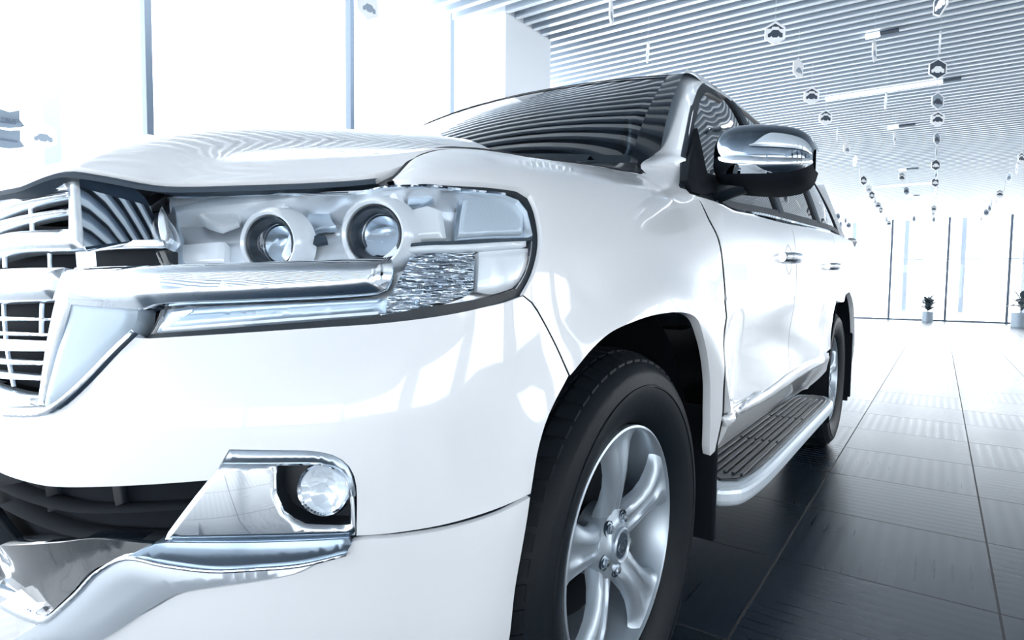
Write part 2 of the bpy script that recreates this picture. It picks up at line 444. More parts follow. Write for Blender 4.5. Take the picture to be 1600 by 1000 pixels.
# fender
panel('front_fender', BODY, hseam+[(1004, 262), (1030, 255), (1071, 255), (1067, 279), (1070, 294), (1078, 303)]+door1+[(1110, 712)]+arch_f[::-1]+seam_b[1:]+hl_right[1:], PAINT, car, th=.02, grid=.018)
def bx(x, z): return BODY.hit((x, -1.0, z))+(None,)          # a point of the flank by distance and height
def ux(x): return BODY.hit((x, -1.0, .75))[0]
def fx(y, z): return BODY.hit((-1.0, y, z))+(None,)          # a point of the nose
BODY.build()
def shaft(name, c, r, ln, m, parent, axis=(-1, 0, 0), n=40, r2=None):
    a = Vector(axis).normalized(); c = Vector(c); u = a.cross(Vector((0, 0, 1))).normalized(); v = a.cross(u); r2 = r if r2 is None else r2
    rings = [[c+a*h+rr*(math.cos(2*PI*k/n)*u+math.sin(2*PI*k/n)*v) for k in range(n)] for rr, h in ((r, 0), (r2, ln))]
    return loft(name, rings, m, parent, True, True)
def turned(name, c, prof, m, parent, axis=(-1, 0, 0), n=40):
    a = Vector(axis).normalized(); c = Vector(c); u = a.cross(Vector((0, 0, 1))).normalized(); v = a.cross(u)
    return loft(name, [[c+a*h+r*(math.cos(2*PI*k/n)*u+math.sin(2*PI*k/n)*v) for k in range(n)] for r, h in prof], m, parent)

# ---- hood
h_in = [(.008, 0, None), (.008, -.2, None), (.008, -.34, None), (.006, -.42, None), (.006, -.47, None), (.006, -.53, None), (.006, -.62, None), (.006, -.70, None)]
panel('hood', HOOD, h_in+[(.006, -.748, None)]+[(q[0]-lead_x(-q[1]-.007), q[1]+.007, None) for q in hs_pts[1:]]+[(.80, -.70, None), (.86, -.5, None), (.93, -.25, None), (.95, 0, None)], PAINT, car, th=.02, grid=.03, mirror=True)
# grey lip, coloured dark to stand in for the shadow gap under the hood edge
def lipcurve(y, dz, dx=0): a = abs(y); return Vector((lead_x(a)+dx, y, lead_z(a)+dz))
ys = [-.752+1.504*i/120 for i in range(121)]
loft('hood_lip_gap_shade', [[lipcurve(y, -.003, .006), lipcurve(y, -.006, .000), lipcurve(y, -.012, .001), lipcurve(y, -.014, .03)] for y in ys], GREYSEAL, car, False)
ribbon('hood_gap_shade', BODY.offset(-.001), [(609, 284)]+[(a, b-2) for a, b in [(613, 281), (640, 253), (665, 240), (700, 233), (760, 236), (820, 245), (900, 256), (960, 265), (1003, 272)]], .011, SOFTBLACK, car, th=.012)  # these black strips stand in for the shade inside the panel gaps
ribbon('door_seal', BODY.offset(-.001), [(a+1.5, b) for a, b in door1], .006, SOFTBLACK, car, th=.012)
ribbon('bumper_seal', BODY.offset(-.001), [(a, b) for a, b in seam_b], .005, SOFTBLACK, car, th=.012)
ribbon('cowl_gap_shade', BODY.offset(.001), [(1002, 250), (1006, 270)], .006, SOFTBLACK, car, th=.012)
ribbon('rear_door_seal', BODY.offset(-.001), [(1.384, -1, 1.19), (1.404, -1, 1.10), (1.414, -1, .98), (1.414, -1, .8), (1.409, -1, .60)], .009, SOFTBLACK, car, th=.012)
# hidden floor of the engine bay so that gaps stay dark
loft('engine_bay', [[Vector((lead_x(abs(y))+.16, y, .55)), Vector((lead_x(abs(y))+.16, y, lead_z(abs(y))-.01)), Vector((.45, y, 1.13))] for y in [-.74+1.48*i/20 for i in range(21)]], SOFTBLACK, car, False)

# ---- bumper
panel('bumper', BODY, [fx(0, .79), (0, 650), (62, 646), (84, 634), (196, 532), (234, 529), (350, 522), (500, 512), (600, 505), (700, 492), (780, 476), (817, 463), (830, 474), (848, 503), (870, 546), (888, 587),
      (868, 625), (852, 662), (839, 710), (829, 771), (770, 797), (700, 818), (620, 832), (557, 837), (557, 760), (546, 729), (520, 711), (480, 704), (358, 702), (330, 750), (100, 761), (60, 757), (0, 738), fx(0, .70)],
      PAINT, car, th=.02, grid=.02, mirror=True)
panel('lower_bumper', BODY, [(553, 846), (620, 840), (700, 827), (770, 806), (828, 777), (815, 860), (803, 930), (795, 1000), bx(-.47, .36), bx(-.50, .26), fx(-.75, .24), fx(-.5, .27), fx(-.30, .30), fx(-.34, .43), (150, 1000), (240, 951), (290, 926), (460, 898), (512, 872)],
      PAINT, car, th=.02, grid=.02)
BI = BODY.offset(-.05)
panel('bumper_gap', BODY.offset(-.012), [(545, 830), (700, 805), (832, 762), (826, 800), (700, 840), (540, 860)], SOFTBLACK, car, th=.01)
panel('intake_back', BI, [fx(0, .74), (0, 715), (380, 690), (560, 700), (580, 850), (400, 900), (0, 1010), fx(0, .42)], SOFTBLACK, car, th=.01, mirror=True)
for k, pts in enumerate([[(0, 763), (50, 784), (120, 799), (300, 793)], [(0, 790), (50, 815), (120, 838), (260, 846)]]):
    ribbon('intake_blade', BODY.offset(-.012), pts, .004, SOFTBLACK, car, th=.03)
for x0, x1 in ((72, 76), (176, 184)):
    ribbon('intake_rib', BODY.offset(-.03), [(x0, 755), (x1, 800)], .004, BLACK, car, th=.02)
# bowl of dark gloss plastic and bright trims round the lower grille
panel('skid_bowl', BODY.offset(-.004), [(0, 852), (90, 848), (150, 842), (240, 850), (190, 872), (142, 893), (108, 930), (66, 966), (40, 962), (0, 945), fx(-.2, .50), fx(-.2, .60)], GLOSSBLACK, car, th=.03, crown=-.012, cw=.06)
SKIDUP = mat('skid_upper', (.20, .26, .33), .18, .7)
panel('skid_trim', BODY.offset(.004), [(112, 932), (150, 893), (195, 873), (255, 884), (330, 893), (400, 890), (470, 884), (540, 868), (512, 870), (460, 896), (290, 924), (240, 948), (150, 1003), (60, 1012), (20, 1000), (68, 970)], SKID, car, th=.03, crown=.006, cw=.03)
panel('skid_ledge', BODY.offset(.004), [(195, 872), (240, 851), (262, 848), (400, 848), (545, 842), (549, 850), (540, 866), (470, 882), (400, 888), (330, 891), (255, 882)], SKIDUP, car, th=.03, crown=.004, cw=.02)
panel('skid_ridge', BODY.offset(.009), [(66, 968), (112, 930), (148, 893), (195, 872), (255, 883), (330, 892), (400, 889), (470, 883), (542, 866), (541, 869), (470, 887), (400, 893), (330, 896), (255, 887), (196, 876), (152, 897), (116, 935), (70, 974), (40, 970), (0, 950), (0, 943), (40, 962)], CHROME, car, th=.02, crown=.001, cw=.004)
panel('skid_trim', BODY.offset(.002), [(0, 951), (40, 971), (68, 976), (60, 1010), fx(-.42, .42), fx(-.2, .42), fx(-.2, .5)], CHROME, car, th=.03)
# ---- fog lamp
fog = panel('fog_lamp_surround', BODY.offset(-.002), [(345, 724), (500, 724), (530, 735), (546, 752), (552, 775), (555, 836), (400, 841), (258, 843), (263, 832)], CHROME, car, [[(433, 728), (500, 727), (524, 734), (540, 750), (545, 775), (547, 820), (478, 817), (446, 798), (434, 772)]], th=.025, crown=.004, cw=.008)
panel('surround_lip', BODY.offset(-.001), [(360, 704), (480, 705), (519, 712), (543, 729), (553, 760), (555, 776), (551, 776), (545, 752), (529, 735), (500, 723), (348, 723)], SATIN, fog, th=.02, crown=.003, cw=.01)
panel('scoop', BODY.offset(-.001), [(430, 728), (431, 772), (444, 800), (476, 819), (500, 826), (400, 832), (350, 824), (334, 806), (345, 775), (380, 742), (405, 728)], CHROME, fog, th=.01, crown=-.018, cw=.05)
foghit = BODY.hit((512, 764)); fpos, fn_ = BODY.pos(*foghit, -.035)
panel('fog_lamp_well', BODY.offset(-.03), [(425, 722), (560, 722), (560, 828), (425, 828)], BLACK, fog, th=.01)
loft('fog_lamp_sleeve', [[BODY.at(*p, e) for p in [(433, 728), (500, 727), (524, 734), (540, 750), (545, 775), (547, 820), (478, 817), (446, 798), (434, 772)]] for e in (0, -.032)], BLACK, fog)
fl = turned('fog_lamp', fpos+Vector((-.014, -.008, -.002)), [(.030, -.01), (.036, .012), (.034, .017), (.031, .014)], CHROME, car, (-.8, -.45, 0))
REFL = bump(mat('crystal_reflector', (.85, .9, .95), .15, .25), (1, 1, 1), .6, .01, 'VORONOI', 45)
turned('fog_reflector', fpos+Vector((-.014, -.008, -.002)), [(.0315, .014), (.024, .006), (.013, .002), (.0005, .001)], REFL, fl, (-.8, -.45, 0))
turned('fog_lens', fpos+Vector((-.014, -.008, -.002)), [(.033, .015), (.028, .020), (.015, .023), (.0005, .024)], LENS, fl, (-.8, -.45, 0))

# ---- chrome under the headlight and the gusset beside the grille
panel('gusset', BODY.offset(.004), [(110, 462), (240, 470), (216, 484), (214, 500), (196, 531), (82, 636), (70, 634), (92, 545)], mat('gusset_grey', (.27, .33, .39), .45, .35), car, th=.03, crown=.004, cw=.02)
panel('gusset_edge', BODY.offset(.008), [(205, 515), (210, 519), (86, 640), (0, 652), (0, 642), (80, 632)], CHROME, car, th=.02, crown=.003, cw=.006)
panel('headlight_bar', BODY.offset(.016), [(118, 418), (300, 413), (450, 408), (600, 402), (611, 404), (613, 412), (612, 430), (603, 450), (588, 457), (400, 467), (240, 477), (216, 483), (108, 476), (100, 462)], CHROME, car, th=.045, crown=.016, cw=.032)

# ---- headlight
hl = empty('headlight', (-.6, -.75, .95)); hl.parent = car; tag(hl)
hl.matrix_parent_inverse = Matrix.Identity(4)
lens_out = [(262, 303), (420, 299), (600, 292), (642, 291), (720, 298), (788, 305), (808, 313), (822, 329), (831, 366), (829, 400), (820, 430), (807, 451), (776, 461), (720, 472), (660, 482), (600, 492), (400, 509), (236, 522), (257, 482), (263, 440)]
hlo = hl.location.copy()
def sub(o):       # children of the headlight are built in world metres
    o.matrix_parent_inverse = Matrix.Translation(-hlo); return o
def hp(*a, **k): return sub(panel(*a, **k))
HB = BODY.offset(-.008)
hp('seal', BODY.offset(-.010), [(258, 292), (420, 287), (600, 278), (645, 275), (720, 279), (798, 286), (828, 297), (846, 324), (854, 366), (851, 400), (841, 437), (820, 464), (782, 479), (720, 491), (660, 500), (600, 507), (400, 521), (228, 531), (252, 482), (256, 440)], BLACK, hl, [lens_out], th=.02)
HIN = BODY.offset(-.055)
SILV2 = mat('lamp_chrome', (.90, .94, .98), .2, .45)
DRL = mat('daytime_grey', (.34, .42, .50), .3, .8)
hp('reflector_shell', HIN, [(266, 306), (420, 292), (640, 282), (800, 292), (840, 310), (850, 366), (820, 470), (600, 510), (400, 520), (235, 530), (262, 415)], SILV2, hl, th=.005)
def wall(name, pts, e0, e1, m):
    o = loft(name, [[BODY.at(*p, e0) for p in pts], [BODY.at(*p, e1) for p in pts]], m, hl, closed=False); return sub(o)
wall('upper_wall', [(262, 304), (420, 299), (600, 291), (642, 289), (720, 295), (792, 302), (812, 310), (826, 328), (835, 366)], -.005, -.06, SILV2)
wall('lower_wall', [(600, 400), (440, 407), (262, 414), (262, 304)], -.008, -.06, SILV2)
def projector(px, py, off_, r, ax):
    c = BODY.at(px, py, off_)
    sub(turned('projector', c, [(r*1.02, -.03), (r*1.02, .010), (r*1.0, .014), (r*.90, .012), (r*.80, -.012), (r*.7, -.014)], BLACK, hl, ax))
    sub(turned('projector_lens', c, [(r*.80, -.012), (r*.76, .001), (r*.62, .012), (r*.4, .020), (r*.2, .0235), (.0005, .0245)], REFP, hl, ax))
    sub(turned('bezel', c, [(r*1.03, .004), (r*1.06, .016), (r*1.16, .019), (r*1.34, .010), (r*1.42, -.02)], WHITEPL, hl, ax))
REFP = glassy('projector_glass', (.9, .95, 1), 1.5)
REFC = mat('projector_core', (.85, .91, .96), .12, .8)
for px, py, r in ((414, 364, .037), (584, 352, .040)):
    c = BODY.at(px, py, -.032)
    projector(px, py, -.032, r, (-.93, -.37, 0))
    sub(turned('reflector_bowl', c, [(r*.78, -.012), (r*.6, -.026), (r*.3, -.036), (.0005, -.038)], REFC, hl, (-.93, -.37, 0)))
BZ = BODY.offset(-.036)
hp('bezel_panel', BODY.offset(-.022), [(443, 318), (462, 330), (468, 360), (463, 400), (446, 407), (440, 400), (452, 362), (448, 335)], WHITEPL, hl, th=.02, crown=.004, cw=.008)
hp('bezel_panel', BODY.offset(-.018), [(545, 302), (600, 297), (628, 306), (630, 350), (624, 398), (598, 402), (620, 382), (627, 354), (620, 322), (598, 305), (570, 306)], WHITEPL, hl, th=.02, crown=.004, cw=.01)
hp('inner_fin', BODY.offset(-.02), [(270, 318), (276, 345), (274, 411), (264, 413), (264, 308)], SATIN, hl, th=.02)
hp('reflector_step', BODY.offset(-.040), [(280, 383), (352, 378), (350, 410), (276, 412)], WHITEPL, hl, th=.02, crown=.004, cw=.01)
hp('reflector_step', BODY.offset(-.036), [(300, 322), (380, 318), (372, 345), (345, 355)], WHITEPL, hl, th=.01, crown=.004, cw=.01)
hp('reflector_step', BODY.offset(-.040), [(468, 328), (484, 325), (486, 362), (468, 366)], SATIN, hl, th=.01)
hp('reflector_step', BODY.offset(-.038), [(488, 322), (512, 328), (524, 350), (488, 362)], SATIN, hl, th=.01, disp=lambda u, v, d: .002*math.sin(v*500))
hp('reflector_step', BODY.offset(-.034), [(488, 368), (508, 368), (510, 378), (488, 382)], GREYSEAL, hl, th=.01)
TURN = mat('turn_lamp_lens', (.60, .68, .75), .30, .2)
hp('turn_lamp', BODY.offset(-.020), [(724, 314), (735, 310), (815, 312), (820, 330), (815, 366), (716, 371), (720, 340)], TURN, hl, th=.02, crown=.004, cw=.008)
hp('turn_lamp_frame', BODY.offset(-.026), [(718, 308), (732, 304), (822, 306), (829, 340), (826, 372), (710, 376), (713, 340)], SATIN, hl, th=.02)
hp('reflector_step', BODY.offset(-.030), [(637, 330), (668, 322), (690, 330), (697, 372), (640, 376)], WHITEPL, hl, th=.02, crown=.006, cw=.012)
hp('reflector_step', BODY.offset(-.028), [(640, 296), (668, 298), (676, 312), (650, 324), (636, 326)], SATIN, hl, th=.01, disp=lambda u, v, d: .0015*math.sin(u*700))
hp('divider', BODY.offset(-.014), [(626, 382), (720, 376), (832, 371), (834, 375), (720, 381), (630, 386)], GREYSEAL, hl, th=.03)
hp('divider_ledge', BODY.offset(-.018), [(630, 386), (720, 381), (822, 376), (822, 385), (720, 391), (632, 394)], WHITEPL, hl, th=.03, crown=.002, cw=.004)
CRYS = mat('crystal', (.62, .70, .78), .05, .95); bump(CRYS, (11, 11, 85), 1.0, .02, 'NOISE', 1.5)
hp('crystal_reflector', BODY.offset(-.014), [(642, 399), (742, 394), (740, 455), (722, 466), (692, 476), (600, 495), (590, 490), (612, 455), (630, 425)], CRYS, hl, th=.02, grid=.005, disp=lambda u, v, d: .0022*math.sin(v*430+2.2*math.sin(u*60))*(.6+.4*math.sin(u*130)))
hp('reflector_step', BODY.offset(-.022), [(748, 394), (826, 388), (826, 420), (814, 446), (770, 460), (746, 456)], WHITEPL, hl, th=.02, crown=.008, cw=.02)
hp('daytime_light', BODY.offset(-.006), [(262, 484), (440, 475), (590, 466), (606, 468), (602, 489), (580, 494), (400, 508), (245, 519)], DRL, hl, th=.02, crown=.005, cw=.012)
hp('daytime_strip', BODY.offset(-.001), [(256, 512), (400, 501), (592, 487), (590, 491), (400, 505), (252, 516)], WHITEPL, hl, th=.006)
hp('daytime_strip', BODY.offset(-.001), [(268, 488), (300, 484), (300, 487), (256, 514), (252, 514)], WHITEPL, hl, th=.006)
hp('lens', BODY.offset(.001), lens_out, LENS, hl, th=.004, crown=.004, cw=.02)
ribbon_h = ribbon('lens_trim', BODY.offset(.004), [(262, 306), (420, 300), (600, 292), (642, 290), (720, 296), (790, 303)], .005, CHROME, hl); sub(ribbon_h)

# ---- grille: full width, mirrored about the middle of the car
def gpanel(name, outline, m, off_=0, parent=car, holes=(), **k): return panel(name, GRILLE.offset(off_), outline, m, parent, holes, mirror=True, **k)
def g3(y, z): return (-1.0, y, z)
gr = empty('grille', (0, 0, 0)); gr.parent = car
gpanel('grille_mesh', [g3(0, 1.06), g3(-.40, 1.04), (250, 300), (262, 415), (80, 620), g3(-.33, .76), g3(0, .76)], SOFTBLACK, -.06, gr, th=.01)
gpanel('upper_frame', [g3(0, 1.066), (0, 293), (60, 280), (118, 268), (127, 272), (132, 386), (110, 390), (0, 394), g3(0, .958)], FRAME, .004, gr,
       [[g3(0, 1.04), (0, 317), (100, 293), (107, 296), (107, 358), (0, 367), g3(0, .975)]], th=.04, crown=.006, cw=.01)
for a, b in (((0, 322), (107, 300)), ((0, 345), (107, 326))):
    gpanel('slat', [g3(0, P(*a, x=-.85).z+.001), a, b, (b[0], b[1]+7), (a[0], a[1]+9), g3(0, P(*a, x=-.85).z-.011)], FRAME, -.006, gr, th=.03, crown=.003, cw=.005)
gpanel('grille_rib', [(43, 313), (46, 313), (50, 362), (47, 362)], FRAME, -.02, gr, th=.004)
for x in (3, 74):
    gpanel('grille_rib', [(x, 396), (x+3, 396), (x+4, 418), (x+1, 418)], FRAME, -.012, gr, th=.004)
gpanel('grille_block', [(118, 394), (149, 392), (151, 416), (120, 418)], SILVER, -.004, gr, th=.03)
pA, pB, pC = P(124, 281, x=-.790), P(133, 386, x=-.812), P(250, 374, x=-.735)
eu = (pC-pB); eu.normalize(); ev = (pA-pB); ev = (ev-eu*ev.dot(eu)).normalized(); en = eu.cross(ev)
if en.x > 0: en = -en
PLATE = Surf(lambda u, v: pB+eu*u+ev*v+en*(.006*math.sin(u*20)-.25*(v-.05)**2), (-.05, .25), (-.05, .15), 30, 20, en)
panel('corner_mirror', PLATE, [(124, 281), (146, 273), (192, 285), (226, 308), (241, 340), (249, 373), (132, 386)], mat('dark_chrome', (.62, .70, .78), .03, 1), gr, th=.01)
panel('corner_ledge', BODY.offset(.014), [(130, 384), (180, 376), (254, 374), (256, 386), (180, 388), (134, 392)], FRAME, gr, th=.006, crown=.003, cw=.005)
panel('corner_slot', BODY.offset(-.004), [(150, 391), (262, 387), (262, 415), (152, 418)], SOFTBLACK, gr, th=.02)
panel('corner_trim', BODY.offset(.004), [(247, 350), (254, 322), (262, 345), (266, 372), (256, 386)], FRAME, gr, th=.02, crown=.003, cw=.004)
gpanel('middle_bar', [g3(0, .948), (0, 421), (100, 418), (92, 440), (82, 468), (0, 470), g3(0, .90)], FRAME, .008, gr, th=.04, crown=.010, cw=.016)
for (a, b, t) in (((0, 495), (76, 497), 5), ((0, 518), (72, 521), 6), ((0, 530), (70, 533), 18), ((0, 562), (66, 565), 7), ((0, 584), (63, 589), 7)):
    gpanel('slat', [g3(0, P(*a, x=-.85).z), a, b, (b[0]-1, b[1]+t-2), (a[0], a[1]+t), g3(0, P(a[0], a[1]+t, x=-.85).z)], FRAME, -.006, gr, th=.03, crown=.003, cw=.004+.0006*t)
for x0, x1 in ((56, 66), (2, 18)):
    gpanel('grille_rib', [(x0, 474), (x0+3, 474), (x1+3, 604), (x1, 604)] if x0 < 10 else [(x0+6, 474), (x0+10, 474), (x1-1, 520), (x1-5, 520)], SATIN, -.022, gr, th=.004)
gpanel('side_post', [(98, 424), (122, 420), (115, 462), (92, 545), (76, 634), (59, 632), (66, 580), (84, 480)], FRAME, .010, gr, th=.05, crown=.006, cw=.008)
gpanel('bottom_bar', [g3(0, .782), (0, 617), (58, 622), (62, 634), (0, 634), g3(0, .762)], FRAME, .008, gr, th=.04, crown=.004, cw=.006)
gpanel('lower_lip', [g3(0, .758), (0, 637), (70, 637), (84, 640), (60, 650), (0, 656), g3(0, .740)], PAINT, .012, gr, th=.04, crown=.004, cw=.008)

# ---- flank: doors, rear quarter
def arch(cx, r, z0, n=14, a0=-20, a1=200): return [bx(cx-r*math.cos(math.radians(a0+(a1-a0)*k/n)), z0+r*math.sin(math.radians(a0+(a1-a0)*k/n))) for k in range(n+1)]
fd = panel('front_door', BODY, [(1090, 307)]+[(p[0]+3, p[1]) for p in door1[1:6]]+[bx(.46, .60), bx(.75, .585), bx(1.405, .60), bx(1.41, .8), bx(1.41, .98), bx(1.40, 1.10), (1.37+al[0], 0, 0)][:-1]+[bx(1.38, 1.195), bx(1.0, 1.18), bx(.7, 1.17)], PAINT, car, th=.02, grid=.02)
rd = panel('rear_door', BODY, [bx(1.388, 1.195), bx(1.408, 1.10), bx(1.418, .98), bx(1.418, .8), bx(1.413, .60), bx(1.8, .60), bx(2.20, .60), bx(2.33, .62), bx(2.345, .70), bx(2.40, .80), bx(2.48, .87), bx(2.52, .96), bx(2.50, 1.1), bx(2.44, 1.245), bx(1.9, 1.225)], PAINT, car, th=.02, grid=.02)
rq = panel('rear_quarter', BODY, [bx(2.45, 1.25), bx(2.508, 1.1), bx(2.528, .96), bx(2.488, .865)]+arch(2.85, .47, .44, 12, 62, 190)+[bx(3.45, .36), bx(3.9, .40), (al[-1]-.02, .45, None), (al[-1]-.02, 1.28, None), bx(3.6, 1.27)], PAINT, car, th=.03, grid=.025)
panel('tail_lamp', BODY.offset(.004), [bx(3.83, .95), bx(3.98, .95), bx(3.98, 1.22), bx(3.80, 1.2)], mat('tail_lamp_lens', (.35, .40, .46), .15), car, th=.01)
panel('sill', BODY.offset(-.006), [(ux(.46), .60, None), (ux(1.4), .60, None), (ux(2.32), .60, None), (ux(2.36), .50, None), (ux(2.32), .40, None), (ux(1.5), .385, None), (ux(.6), .385, None), (ux(.49), .42, None)], PAINT, car, th=.03, grid=.03)
panel('door_moulding', BODY.offset(.006), [(1130, 653), (1193, 613), (1241, 578), (1287, 556), (1285, 569), (1246, 592), (1200, 624), (1136, 667)], PAINT, fd, th=.014, crown=.006, cw=.015, step=.02)
panel('moulding_strip', BODY.offset(.014), [(1158, 636), (1190, 611), (1192, 613), (1159, 639)], CHROME, fd, th=.006)
ribbon('belt_trim', BODY.offset(.004), [bx(.42, 1.160), bx(1.0, 1.195), bx(1.9, 1.232), bx(2.44, 1.25)], .012, CHROME, car)
# handles
for (hx, par) in ((1.27, fd), (2.30, rd)):
    u0, v0 = BODY.hit((hx, -1.0, 1.04)); pp, nn = BODY.pos(u0, v0)
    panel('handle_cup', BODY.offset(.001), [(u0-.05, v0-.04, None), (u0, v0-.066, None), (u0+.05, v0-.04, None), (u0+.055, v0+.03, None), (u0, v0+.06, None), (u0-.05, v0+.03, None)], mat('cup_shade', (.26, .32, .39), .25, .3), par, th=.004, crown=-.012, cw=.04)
    rings = []
    for k in range(9):
        a = k/8; xx = (a-.5)*.22; o_ = .012+.028*math.sin(PI*a)**.5 if 0 < a < 1 else .004
        rings.append([pp+Vector((xx, 0, 0))+nn*(o_+.009*math.sin(t))+Vector((0, 0, .016*math.cos(t))) for t in [2*PI*j/10 for j in range(10)]])
    loft('door_handle', rings, CHROME, par, True, True)

# ---- running board
bd = [(.55, -.93), (.50, -.975), (.53, -1.012), (.62, -1.028), (.8, -1.034), (1.2, -1.034), (1.85, -1.034), (2.0, -1.026), (2.09, -.995), (2.10, -.95), (2.02, -.90), (1.7, -.88), (.72, -.88)]
bo = [(.46, -.93), (.44, -.99), (.49, -1.035), (.60, -1.052), (.8, -1.058), (1.2, -1.058), (1.86, -1.058), (2.04, -1.05), (2.14, -1.01), (2.15, -.95), (2.10, -.88), (1.7, -.86), (.5, -.86)]
def flat(name, pts, z0, z1, m, parent, bv=.0, smoothn=True):
    L = roundline([Vector(p) for p in pts], True, .03) if smoothn else [Vector(p) for p in pts]
    bm = bmesh.new(); t = [bm.verts.new((p.x, p.y, z1)) for p in L]; b = [bm.verts.new((p.x, p.y, z0)) for p in L]; n = len(L)
    bm.faces.new(t); bm.faces.new(b[::-1])
    for i in range(n): bm.faces.new((t[i], b[i], b[(i+1) % n], t[(i+1) % n]))
    o = frombm(name, bm, m, parent)
    if bv: bevel(o, bv, 3)
    return o
ZB = .405
rb = flat('running_board', bo, ZB-.055, ZB, mat('board_silver', (.70, .78, .86), .3, .3), car, .018)
flat('step_tread', bd, ZB-.005, ZB+.006, BLACK, rb, .004)
for k in range(6):
    y = -.90-.023*k
    for (x0, x1) in ((.56, .98), (1.0, 1.42), (1.44, 1.95)):
        box('tread_rib', (x0, y-.0045, ZB+.004), (x1, y+.0045, ZB+.013), GREYSEAL if False else BLACK, rb, .003)

# ---- arches, liners, flaps, underbody
def liner(cx, r, name, z0=.44):
    rings = []
    for y, q in ((-.982 if cx > 1 else -.90, 1), (-.60, 1)):
        rings.append([Vector((cx-r*(math.cos(math.radians(a)) if math.cos(math.radians(a)) < 0 or cx > 1 else math.cos(math.radians(a))*.93), y, z0+r*math.sin(math.radians(a)))) for a in range(-30, 211, 8)])
    rings.append([Vector((cx-.02*math.cos(math.radians(a)), -.60, z0+.02*math.sin(math.radians(a)))) for a in range(-30, 211, 8)])
    return loft(name, rings, SOFTBLACK, car, False)
liner(-.02, .475, 'wheel_arch_liner'); liner(2.85, .462, 'wheel_arch_liner')
def flap(x, w0, w1, z0, z1, name='mud_flap'):
    return box(name, (x, -w1, z0), (x+.018, -w0, z1), SOFTBLACK, car, .008)
flap(.425, .70, .985, .262, .62); flap(3.27, .72, .995, .23, .80)
box('underbody', (-.45, -.60, .30), (3.8, .60, .50), SOFTBLACK, car)
box('floor_pan', (.50, -.78, .42), (2.34, .78, .56), SOFTBLACK, car)
box('cabin_floor', (.3, -.80, .57), (3.9, .88, .62), SOFTBLACK, car)

